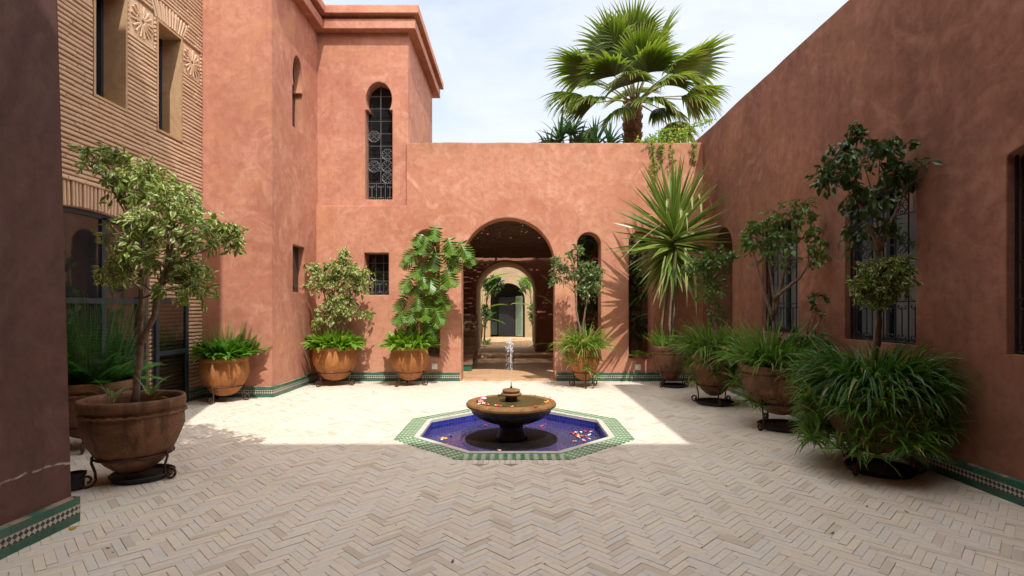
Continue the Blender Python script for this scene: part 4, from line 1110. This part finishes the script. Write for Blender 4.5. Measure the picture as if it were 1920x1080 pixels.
for k in range(180):
    f = k / 180; e = 1.35 - f * 2.35 + U(-.12, .12); a = k * 2.39996 + U(-.3, .3)
    z = ctr.z + .12 - f * .80
    d = Vector((math.cos(a) * math.cos(e), math.sin(a) * math.cos(e) * .8, math.sin(e)))
    if d.y > .3: d.y *= .45
    L = U(1.08, 1.42) if f < .62 else U(.8, 1.15)
    lb.strap((ctr.x + d.x * .05, ctr.y + d.y * .05, z), d, L, .095 * U(.75, 1.15), U(.0, .14) if f < .6 else U(.2, .7), 6, .22, 1.1, roll=U(-.9, .9),
             prof=lambda t: (.55 + .45 * math.sin(PI * min(1, t * 1.3))) * (1 - t ** 3) + .01)
for (x, y, L) in ((1297, 375, .36), (1313, 385, .40), (1278, 400, .38), (1288, 405, .42), (1251, 382, .30), (1330, 380, .34), (1310, 370, .30)):
    q = px(x, y - 6, 9.85); m_ = ctr.lerp(q, .55) + Vector((0, 0, .10))
    pb.strap(q, (U(-.15, .25), -.2, -1), L * .9, .050, .3, 4, .15, prof=lambda t: max(.04, 1 - t * .95)); pb.strap(ctr, q - ctr + Vector((0, 0, .06)), (q - ctr).length * 1.04, .05, .12, 5, .2, prof=lambda t: 1)
for (x, y, x2, y2) in ((1240, 420, 1168, 500), (1230, 405, 1196, 430), (1268, 470, 1262, 560), (1285, 465, 1288, 575), (1248, 480, 1238, 560), (1300, 480, 1305, 590)):
    q = px(x, y, 9.9); e_ = px(x2, y2, 9.8); pb.strap(q, (e_ - q) + Vector((0, 0, .25)), (e_ - q).length * 1.05, .06, .5, 6, .2)
lb.build('leaves', MT['yucca'], yu, loc=-Y0); pb.build('bent_leaves', MT['yucca_pale'], yu, loc=-Y0)
# --- pot with spider plant and thin tree
P7 = (3.13, 8.40)
bowl_pot('terracotta_pot', P7, .345, .66, .13, MT['pot_old'], 'brown clay pot covered by spider plant in front of the arched side door', 'rim')
iron_stand(P7, .345, 0.13, 0.66, 'rusty iron stand under the spider plant pot by the arched side door', R(-95))
saucer((P7[0], P7[1] - .03), .30, 'black saucer under the spider plant pot by the arched side door')
rosette(Vector((P7[0] - .03, P7[1], .80)), .32, 600, .60, .027, MT['spider'], 'grassy spider plant hanging over the pot by the arched side door', 'spider_plant', 'plant', 'spider plants', (.2, 1.4), (1.2, 2.5), .3, hang=22, hr=(.9, 1.3), hz=(-.55, -.1))
t0 = Vector((P7[0] + .05, P7[1], .78))
ficus('thin_ficus', [[t0, pp(1335, 610, 8.5), pp(1325, 560, 8.5), pp(1318, 510, 8.5)], [t0, pp(1345, 590, 8.5), pp(1352, 530, 8.5)]],
      [(pp(1310, 500, 8.5), .30, .26, .24, 50), (pp(1345, 490, 8.5), .34, .26, .26, 70), (pp(1332, 540, 8.5), .30, .24, .28, 50), (pp(1340, 590, 8.5), .2, .2, .2, 18), (pp(1375, 480, 8.5), .12, .14, .12, 9)],
      MT['ficus_mid'], MT['bark'], 'thin twiggy ficus in the spider plant pot before the arched side door', .062, 8, 'potted ficus trees', rad=.018)
fl = empty('marigold', px(1358, 655, 7.9), 'small orange flowered plant between the two spider plant pots', 'plant'); b = MB(); b3 = MB()
for k in range(26): b3.strap((U(-.12, .12), U(-.1, .1), U(-.25, .05)), rdir(.3), .12, .05, .6, 4)
for (dx, dz) in ((0, .0), (.012, -.10), (-.05, .04)):
    for k in range(12):
        a = k * 2 * PI / 12; b.leaf(Vector((dx, -.1, dz)), Vector((math.cos(a), -.4, math.sin(a))).normalized(), Vector((-math.sin(a), 0, math.cos(a))), .028, .018, .1, .1)
b3.build('leaves', MT['fern'], fl); b.build('flower', MT['flower'], fl)
# --- third right pot
P8 = (3.34, 6.72)
bowl_pot('terracotta_pot', P8, .47, .62, .17, MT['pot_old'], 'wide brown clay pot of leafy grass below the middle right window', 'rim')
iron_stand(P8, .47, 0.17, 0.62, 'rusty iron stand under the wide pot below the middle right window', R(-150))
saucer((P8[0] + .05, P8[1] - .05), .34, 'black saucer under the wide pot below the middle right window')
rosette(Vector((P8[0] - .05, P8[1] + .05, .80)), .38, 460, .64, .030, MT['spider'], 'long leaved spider plant in the wide pot below the middle right window', 'spider_plant', 'plant', 'spider plants', (.2, 1.35), (1.0, 2.2), .3, hang=16, hr=(.95, 1.3), hz=(-.50, -.05))
ficus('bushy_shrub', [[Vector((P8[0] + .15, P8[1] - .1, .75)), pp(1520, 640, 6.5)]], [(pp(1525, 650, 6.6), .36, .25, .20, 30), (pp(1480, 645, 6.9), .24, .2, .14, 18), (pp(1535, 590, 6.4), .16, .16, .34, 7)], MT['ficus_dark'], MT['barkdark'],
      'dark leafy shrub filling the gap between the two right front pots', .085, 8, None, cat='shrub', rad=.014)
t0 = Vector((P8[0] - .08, P8[1], .76))
ficus('open_ficus', [[t0, pp(1451, 620, 6.72), pp(1451, 560, 6.72), pp(1443, 500, 6.72), pp(1432, 440, 6.75)], [pp(1451, 590, 6.72), pp(1468, 520, 6.7), pp(1490, 440, 6.65), pp(1500, 400, 6.65)], [pp(1451, 600, 6.72), pp(1430, 540, 6.72), pp(1415, 480, 6.75)], [pp(1451, 560, 6.7), pp(1500, 520, 6.6), pp(1535, 470, 6.55)]],
      [(pp(1425, 440, 6.72), .30, .28, .28, 26), (pp(1468, 415, 6.7), .42, .30, .40, 26), (pp(1508, 400, 6.65), .24, .26, .30, 18), (pp(1450, 470, 6.72), .42, .32, .28, 34), (pp(1400, 450, 6.72), .12, .16, .20, 10), (pp(1535, 450, 6.6), .18, .2, .22, 18), (pp(1540, 490, 6.55), .10, .14, .16, 8)],
      MT['ficus_mid'], MT['bark'], 'airy ficus with forked pale trunk before the middle right window', .082, 6, 'potted ficus trees', rad=.023, droop=.8)
# --- big right front planter
P9 = (3.34, 4.98)
bowl_pot('terracotta_pot', P9, .42, .62, .16, MT['pot_old'], 'clay pot nearly buried under the biggest spider plant at right front', 'rim')
iron_stand(P9, .42, 0.16, 0.62, 'rusty scroll footed stand under the biggest spider plant at right front', R(-145))
saucer((P9[0] + .02, P9[1] - .06), .29, 'black saucer under the biggest spider plant at right front')
rosette(Vector((P9[0], P9[1], .80)), .40, 1400, .52, .025, MT['spider_dark'], 'biggest dark green spider plant cascading over the right front pot', 'spider_plant', 'plant', 'spider plants', (-.1, 1.25), (1.2, 3.4), .3, hang=170, hr=(1.05, 1.5), hz=(-.60, .0), ps=(.28, .52), hangmat=MT['spider'])
t0 = Vector((P9[0] - .03, P9[1], .80))
ficus('round_ficus', [[t0, pp(1648, 620, 4.95), pp(1650, 560, 4.95), pp(1650, 520, 4.95)]],
      [(pp(1652, 522, 4.93), .30, .30, .24, 92), (pp(1625, 540, 4.9), .20, .22, .18, 34), (pp(1690, 515, 4.95), .18, .2, .2, 30), (pp(1640, 560, 4.9), .22, .2, .12, 24)],
      MT['var_leaf_dark'], MT['barkdark'], 'rounded variegated ficus crown above the biggest spider plant', .062, 10, 'potted ficus trees', rad=.030)
t0 = Vector((P9[0] + .02, P9[1] + .12, .78))
ficus('dark_ficus', [[t0, pp(1655, 560, 5.2), pp(1648, 460, 5.2), pp(1640, 380, 5.2)], [pp(1650, 470, 5.2), pp(1668, 420, 5.2), pp(1700, 350, 5.2)], [pp(1650, 470, 5.2), pp(1618, 400, 5.2), pp(1600, 350, 5.2)]],
      [(pp(1640, 315, 5.2), .60, .44, .34, 46), (pp(1575, 320, 5.2), .30, .30, .28, 28), (pp(1705, 335, 5.2), .34, .30, .22, 28), (pp(1545, 330, 5.2), .12, .16, .12, 7), (pp(1600, 260, 5.2), .12, .16, .16, 10), (pp(1745, 330, 5.15), .10, .14, .10, 7), (pp(1645, 275, 5.2), .26, .26, .12, 20), (pp(1620, 375, 5.2), .30, .26, .14, 22), (pp(1600, 440, 5.2), .14, .2, .2, 10), (pp(1665, 430, 5.2), .26, .2, .16, 14)],
      MT['ficus_dark'], MT['bark'], 'tall glossy dark ficus rising above the round crown at right front', .088, 6, 'potted ficus trees', rad=.020, droop=.8)

# --- behind the back wall
pm = empty('fan_palm', (3.36, 15.3, 0), 'fan palm with rough trunk rising behind the courtyard wall', 'tree')
PO = Vector((3.36, 15.3, 0)); hub = px(1190, 192, 15.3)
b = MB(); n = 70
for k in range(n):                       # old leaf bases round the trunk
    z = 4.2 + (hub.z - 4.2) * k / n; r_ = .235 + .03 * math.sin(k * 1.1)
    for j in range(9):
        a = j * 2 * PI / 9 + k * .5; D = Vector((math.cos(a), math.sin(a), 0)); S = Vector((-math.sin(a), math.cos(a), 0)); p = PO + Vector((0, 0, z)) + D * r_ * .9
        b.quad(p - S * .09, p + S * .09, p + S * .05 + D * .07 + Vector((0, 0, .12)), p - S * .05 + D * .07 + Vector((0, 0, .12)))
b.tube([PO + Vector((0, 0, z)) for z in (0, 2, 4, 6, hub.z)], [.30, .27, .24, .23, .20], 14)
b.build('trunk', MT['palmbark'], pm, loc=-PO)
lb = MB(); sb = MB()
def fan(base, d, pl, rad, roll=0.0, droop=.5, n=44, span=2.55):
    d = d.normalized(); side = d.cross(Vector((0, 0, 1))).normalized(); up = side.cross(d)
    side = (side * math.cos(roll) + up * math.sin(roll)).normalized(); up = side.cross(d)
    j = base + d * pl + Vector((0, 0, -.06 * pl)); sb.tube([base, base + d * pl * .5 + Vector((0, 0, .02)), j], [.028, .02, .014], 5)
    for k in range(n):
        a = (k / (n - 1) - .5) * 2 * span / 2 * 1.0; a *= 1.0
        v = (d * math.cos(a) + side * math.sin(a) + up * (.10 - .22 * abs(math.sin(a)))).normalized()
        L = rad * (1 - .22 * (abs(a) / (span / 2)) ** 2) * U(.92, 1.06)
        sd = (side * math.cos(a) - d * math.sin(a))
        fo_ = .35 * (1 if k % 2 else -1)
        lb.strap(j, v, L, .080 * rad, droop * U(.7, 1.5), 7, .35, 1, side=(sd + up * fo_ * .3).normalized(), prof=lambda t: min(1., .12 + t * 2.1) * (1 if t < .5 else max(.02, 1 - ((t - .5) / .5) ** .9)))
fans = [(-.02, .35, 1.35, 1.2, 1.25), (-.5, -.3, 1.0, 1.1, 1.2), (.45, -.1, 1.2, 1.15, 1.25), (.95, -.3, .62, 1.25, 1.2), (-1.0, -.2, .62, 1.2, 1.15), (.85, .6, .85, 1.2, 1.15), (-.8, .7, .85, 1.2, 1.15),
        (1.1, -.1, .18, 1.1, 1.1), (-1.15, 0, .20, 1.15, 1.1), (1.0, -.6, -.1, 1.0, 1.05), (-1.0, -.5, -.15, 1.0, 1.05), (.1, -1, .55, .8, 1.1), (-.35, -1, .15, .8, 1.0), (.5, -1, .1, .9, 1.0), (.9, .4, -.35, .95, 1.0), (-.9, .5, -.4, .95, 1.0), (.15, 1, .7, 1.1, 1.1), (.55, -.75, -.45, .7, .9), (-.6, -.8, -.5, .7, .9), (.3, .3, 1.5, .9, 1.2), (-.25, -.2, 1.5, .9, 1.15), (0, -1, 1.0, .75, 1.1), (-.2, -.6, 1.4, 1.2, 1.1), (.6, -.8, .45, .95, 1.0), (-.65, -.8, .4, .95, 1.0), (.2, -1, -.3, .85, .95)]
for (dx, dy, dz, pl, rad) in fans:
    d = Vector((dx, dy, dz)); fan(hub + Vector((dx * .1, dy * .1, 0)), d, pl * 1.22, rad * 1.20, U(-.35, .35), U(.5, 1.1) if dz > .3 else U(1.1, 1.9))
lb.build('crown', MT['palmleaf'], pm, loc=-PO); sb.build('petioles', MT['petiole'], pm, True, loc=-PO)
dr = empty('dracaena', (1.7, 13.6, 0), 'dark strap leaved plant peeping over the wall left of the palm', 'plant')
DO = Vector((1.7, 13.6, 0)); b = MB(); sb = MB()
for (x, y, s_) in ((1050, 258, 1.), (1085, 270, .8), (1115, 272, .8), (1142, 268, .75), (1030, 282, .8), (1070, 245, .6)):
    c = px(x, y + 10, 13.6); sb.tube([DO + Vector(((c.x - DO.x) * .8, 0, 3.7)), c], .04, 6)
    for k in range(34):
        a = U(0, 6.28); e = U(.2, 1.5)
        b.strap(c, (math.cos(a) * math.cos(e), math.sin(a) * math.cos(e), math.sin(e)), U(.65, 1.1) * s_, .085, U(.8, 2.4), 6, .2)
sb.tube([DO, DO + Vector((0, 0, 3.8))], .07, 8); sb.tube([DO + Vector((-.8, 0, 3.75)), DO + Vector((.6, 0, 3.75))], .05, 6)
sb.build('stems', MT['barkdark'], dr, True, loc=-DO); b.build('leaves', MT['dracaena'], dr, loc=-DO)
vi = empty('climbing_vine', px(1215, 290, YB - .06), 'leafy vine spilling over the wall top beside the palm trunk', 'plant')
VO = vi.location.copy(); b = MB(); sb = MB()
stems_ = [[px(1200, 275, 11.4), px(1212, 262, 11.2), px(1222, 268, 10.97), px(1226, 300, 10.95), px(1228, 340, 10.95)], [px(1230, 270, 11.3), px(1236, 262, 11.1), px(1240, 280, 10.96), px(1238, 310, 10.95)],
          [px(1254, 262, 11.2), px(1258, 275, 10.97), px(1259, 320, 10.95), px(1260, 380, 10.94)], [px(1205, 268, 11.3), px(1240, 245, 11.5), px(1280, 240, 11.7), px(1310, 235, 11.8)], [px(1220, 262, 11.3), px(1255, 255, 11.4), px(1300, 256, 11.5)],
          [px(1260, 262, 11.3), px(1290, 242, 11.6), px(1332, 225, 12)], [px(1230, 262, 11.2), px(1205, 268, 11.1), px(1190, 262, 11.1)], [px(1296, 262, 11.2), px(1302, 275, 10.96), px(1300, 300, 10.95)]]
for q, s_ in enumerate(stems_):
    sb.tube(s_, .006, 5)
    for a, c_ in zip(s_, s_[1:]):
        for k in range(int((c_ - a).length / .008)):
            if q == 2 and rnd.random() < .55: continue
            p = a.lerp(c_, rnd.random()) + rdir() * U(0, .14 if q in (3, 4, 5) else .09); 
            if p.z < 4.9 and p.y > 10.98: p.y = 10.96 - U(0, .06)
            d = rdir(-.3); sd = d.cross(rdir(.5))
            if sd.length > .1: b.leaf(p, d, sd.normalized(), U(.04, .085), U(.03, .05), .15, .2)
sb.build('stems', MT['barkdark'], vi, True, loc=-VO); b.build('leaves', MT['vine'], vi, loc=-VO)

# --- garden plants behind the slots and in the passage
gar = [((1.62, 12.6, 0), 3.4, MT['ficus_dark'], 'dark shrub seen through the slot nearest the big arch', .75), ((2.75, 12.9, 0), 3.3, MT['ficus_dark'], 'dark shrub seen through the slot beside the yucca', .7)]
for (p, h, m, lab, r_) in gar:
    p = Vector(p)
    ficus('garden_shrub', [[p, p + Vector((.05, 0, h * .5)), p + Vector((0, 0, h * .8))]], [(p + Vector((0, 0, h * .45)), r_, r_ * .7, h * .30, 120), (p + Vector((0, 0, h * .8)), r_, r_ * .7, h * .26, 130)], m, MT['barkdark'], lab, .11, 8, 'shrubs behind the slots', cat='shrub', rad=.03)
def bigleaf_plant(name, base, leaves, label, W=.2, mat=None):
    o = empty(name, base, label, 'plant'); B0 = Vector(base); b = MB()
    for (q, e, L, w) in leaves:
        q = Vector(q); e = Vector(e); b.strap(q, e, L, w, U(.5, 1.0), 9, .18, 1, prof=lambda t: .06 + .94 * math.sin(PI * min(1, max(0, t * 1.05 - .08))) ** .8 if t < .97 else .03)
    s_ = MB()
    for (q, e, L, w) in leaves: s_.tube([B0, B0.lerp(Vector(q), .6) + Vector((0, 0, .2)), q], .014, 5)
    s_.build('stems', MT['petiole'], o, True, loc=-B0); b.build('leaves', mat or MT['banana'], o, loc=-B0)
    return o
bigleaf_plant('banana_plant', (2.45, 11.9, 0), [((2.40, 11.75, 1.35), (.6, -.2, 1), .62, .20), ((2.5, 11.8, 1.2), (.9, -.1, .5), .6, .16), ((2.45, 11.8, 1.0), (-.3, -.1, 1.0), .7, .16)], 'broad bright leaf plant standing in the slot beside the yucca')
bigleaf_plant('banana_plant', (1.15, 13.0, 0), [((.95, 12.9, .62), (-1, -.1, .15), .65, .13), ((1.0, 12.9, 1.5), (-.8, 0, .8), .6, .14), ((1.0, 13, 1.9), (-.5, -.1, .7), .6, .14)], 'broad leaf plant reaching into the archway from the right')
bigleaf_plant('banana_plant', (-1.35, 21.2, .1), [((-1.3, 21, 1.4), (.8, -.1, .4), 1.1, .22), ((-1.3, 21.1, 1.6), (.5, 0, 1), 1.1, .22), ((-1.3, 21.2, 2.4), (.9, 0, .6), 1.3, .30), ((-1.2, 21, 1.1), (.9, -.2, -.1), .9, .18), ((-1.4, 21, 2.6), (.6, 0, .9), 1.2, .26), ((-1.25, 21, .9), (.5, -.3, .6), .8, .16)], 'tall palm like plant left inside the second arch')
bigleaf_plant('banana_plant', (.75, 21.5, .1), [((.7, 21.4, 1.55), (-.9, -.1, .35), .95, .24), ((.75, 21.4, 2.4), (-.7, 0, .5), .9, .24), ((.7, 21.5, 2.0), (-.4, -.1, 1), .9, .2)], 'broad leaf plant right inside the second arch')
rosette(Vector((-1.1, 20.3, .12)), .14, 60, .32, .03, MT['broad'], 'small bright grass tuft at the foot of the second arch', 'grass_tuft', 'plant', None, (.4, 1.4), (.5, 1.5))
ficus('garden_shrub', [[Vector((-1.25, 21.6, .1)), Vector((-1.2, 21.6, 1.5)), Vector((-1.05, 21.5, 2.6))]], [(Vector((-.95, 21.5, 2.45)), .55, .4, .42, 110), (Vector((-1.2, 21.6, 1.2)), .28, .3, .5, 40)], MT['ficus_dark'], MT['barkdark'], 'dark shrub at the left inside the second arch', .13, 8, None, cat='shrub', rad=.03)
ficus('garden_shrub', [[Vector((.75, 22.4, .1)), Vector((.7, 22.4, 1.4)), Vector((.6, 22.4, 2.4))]], [(Vector((.45, 22.4, 2.5)), .42, .4, .4, 50), (Vector((.72, 22.4, 1.2)), .26, .3, .5, 40)], MT['ficus_mid'], MT['barkdark'], 'green shrub at the right inside the second arch', .12, 8, None, cat='shrub', rad=.025)
# shallow bowl with plant in the second slot
c = Vector(((1198 - 966) * .01108, YB + .10, .47))
o = empty('shallow_bowl', c, 'shallow clay bowl on the sill of the slot beside the yucca', 'bowl'); b = MB(); b.lathe([(0, 0), (.16, 0), (.225, .07), (.21, .08), (.15, .03), (0, .03)], 32); b.build('dish', MT['pot_old'], o, True)
rosette(c + Vector((0, 0, .05)), .12, 26, .18, .09, MT['broad'], 'low round leaved plant in the shallow bowl on the slot sill', 'sill_plant', 'plant', None, (.1, .7), (.6, 1.4), .1)

# --- small things on the ground
o = empty('small_black_pot', px(143, 917, 4.42) * 1.0, 'small black plastic pot on the paving beside the near wall corner', 'pot'); o.location.z = 0
b = MB(); b.lathe([(0, .004), (.052, .004), (.060, .115), (.070, .118), (.070, .140), (.062, .140), (.054, .02), (0, .02)], 28); b.build('tub', MT['blackmetal'], o, 'auto')
b = MB(); b.leaf(Vector((0, 0, .004)), Vector((.9, .4, .05)).normalized(), Vector((-.4, .9, .1)).normalized(), .06, .05, .12, .1)
lf_ = b.build('fallen_leaf', m_leaf('yellow_fallen_leaf', (.55, .32, .02), (.55, .36, .03)), loc=(-3.035, 3.62, .004)); tag(lf_, 'single yellow fallen leaf against the near left skirting', 'leaf')
def gpt(x, y): Y = CAMH * 1000 / (y - 578); return Vector(((x - 966) * Y / 1000, Y, .003))
FL = None
fm = m_leaf('brown_fallen_leaf', (.20, .10, .04), (.12, .06, .03))
for k, (x, y) in enumerate(((212, 1036), (1316, 1027), (742, 985), (1301, 968), (1362, 912), (848, 1054), (1022, 1057), (278, 1012), (203, 1028), (1480, 820), (1135, 877), (640, 905), (1560, 1000), (420, 790), (402, 905), (352, 940), (545, 760), (1440, 840), (1502, 870), (1390, 790), (1625, 950), (1700, 960), (540, 1050), (930, 930), (1210, 985), (1100, 740), (700, 735))):
    if FL is None:
        b = MB(); b.leaf(Vector((-.012, 0, 0)), Vector((1, 0, .1)).normalized(), Vector((0, 1, 0)), .026, .016, .3, .2); o = FL = b.build('dry_leaf', fm)
    else: o = FL.copy(); COL.objects.link(o)
    o.location = gpt(x, y); o.rotation_euler = (0, 0, U(0, 6)); s_ = U(.5, 1.4); o.scale = (s_, s_, s_)
    tag(o, 'tiny brown dry leaf scrap lying on the pale paving', 'leaf', 'dry leaf scraps on the paving')

# ------------------------------------------------------------------ light, sky, camera
sund = Vector((SX, -SY, 1.0)).normalized()
el = math.asin(sund.z); az = math.atan2(sund.x, sund.y)
L = bpy.data.lights.new('sun', 'SUN'); L.energy = 3.0; L.angle = R(.53); L.color = (1, .955, .88)
lo = bpy.data.objects.new('sun', L); COL.objects.link(lo); lo.location = (3, -8, 16)
lo.rotation_euler = sund.to_track_quat('Z', 'Y').to_euler()
W = bpy.data.worlds.new('World'); sc.world = W; W.use_nodes = True
nt = W.node_tree; nt.nodes.clear()
out = nt.nodes.new('ShaderNodeOutputWorld'); bg = nt.nodes.new('ShaderNodeBackground'); sky = nt.nodes.new('ShaderNodeTexSky')
sky.sky_type = 'NISHITA'; sky.sun_disc = False; sky.sun_elevation = el; sky.sun_rotation = az; sky.dust_density = 1.6; sky.ozone_density = 1.2; sky.air_density = 1.0
tc = nt.nodes.new('ShaderNodeTexCoord'); mp = nt.nodes.new('ShaderNodeMapping'); mp.inputs[3].default_value = (1.0, 1.0, 2.6)
nz = nt.nodes.new('ShaderNodeTexNoise'); nz.inputs['Scale'].default_value = 2.6; nz.inputs['Detail'].default_value = 7; nz.inputs['Roughness'].default_value = .58; nz.inputs['Distortion'].default_value = .5
rp = nt.nodes.new('ShaderNodeValToRGB'); e = rp.color_ramp.elements
e[0].position = .30; e[0].color = (.62, .62, .62, 1); e[1].position = .60; e[1].color = (.98, .98, .98, 1)
mx = nt.nodes.new('ShaderNodeMix'); mx.data_type = 'RGBA'; dt = nt.nodes.new('ShaderNodeVectorMath'); dt.operation = 'DOT_PRODUCT'; dt.inputs[1].default_value = sund
nt.links.new(tc.outputs['Generated'], dt.inputs[0])
cr = nt.nodes.new('ShaderNodeValToRGB'); ce = cr.color_ramp.elements
ce[0].position = 0.02; ce[0].color = (.245, .262, .288, 1); ce[1].position = 1.0; ce[1].color = (1, .97, .92, 1)
for p_, c_ in ((.22, (.30, .315, .335, 1)), (.55, (.56, .565, .58, 1)), (.82, (.86, .85, .83, 1))):
    e_ = ce.new(p_); e_.color = c_
nt.links.new(dt.outputs['Value'], cr.inputs[0])
cs = nt.nodes.new('ShaderNodeVectorMath'); cs.operation = 'SCALE'; cs.inputs['Scale'].default_value = 15.5
nt.links.new(cr.outputs[0], cs.inputs[0]); nt.links.new(cs.outputs[0], mx.inputs[7])
lk = nt.links.new
lk(tc.outputs['Generated'], mp.inputs[0]); lk(mp.outputs[0], nz.inputs[0]); lk(nz.outputs[0], rp.inputs[0]); lk(rp.outputs[0], mx.inputs[0]); lk(sky.outputs[0], mx.inputs[6]); lk(mx.outputs[2], bg.inputs[0])
bg.inputs[1].default_value = .15; lk(bg.outputs[0], out.inputs[0])
cam = bpy.data.cameras.new('camera'); co = bpy.data.objects.new('camera', cam); COL.objects.link(co)
co.location = (0, 0, CAMH); co.rotation_euler = (PI / 2, 0, 0)
cam.sensor_width = 36; cam.lens = 36 * 1000 / 1920; cam.shift_y = 38 / 1920; cam.shift_x = -6 / 1920; cam.clip_end = 500; cam.clip_start = .05
sc.camera = co
sc.view_settings.view_transform = 'Standard'; sc.view_settings.look = 'None'; sc.view_settings.exposure = .72; sc.view_settings.gamma = 1
sc.cycles.max_bounces = 8; sc.cycles.diffuse_bounces = 4; sc.cycles.transparent_max_bounces = 12; sc.cycles.caustics_reflective = False; sc.cycles.caustics_refractive = False
try: sc.cycles.use_denoising = True
except Exception: pass
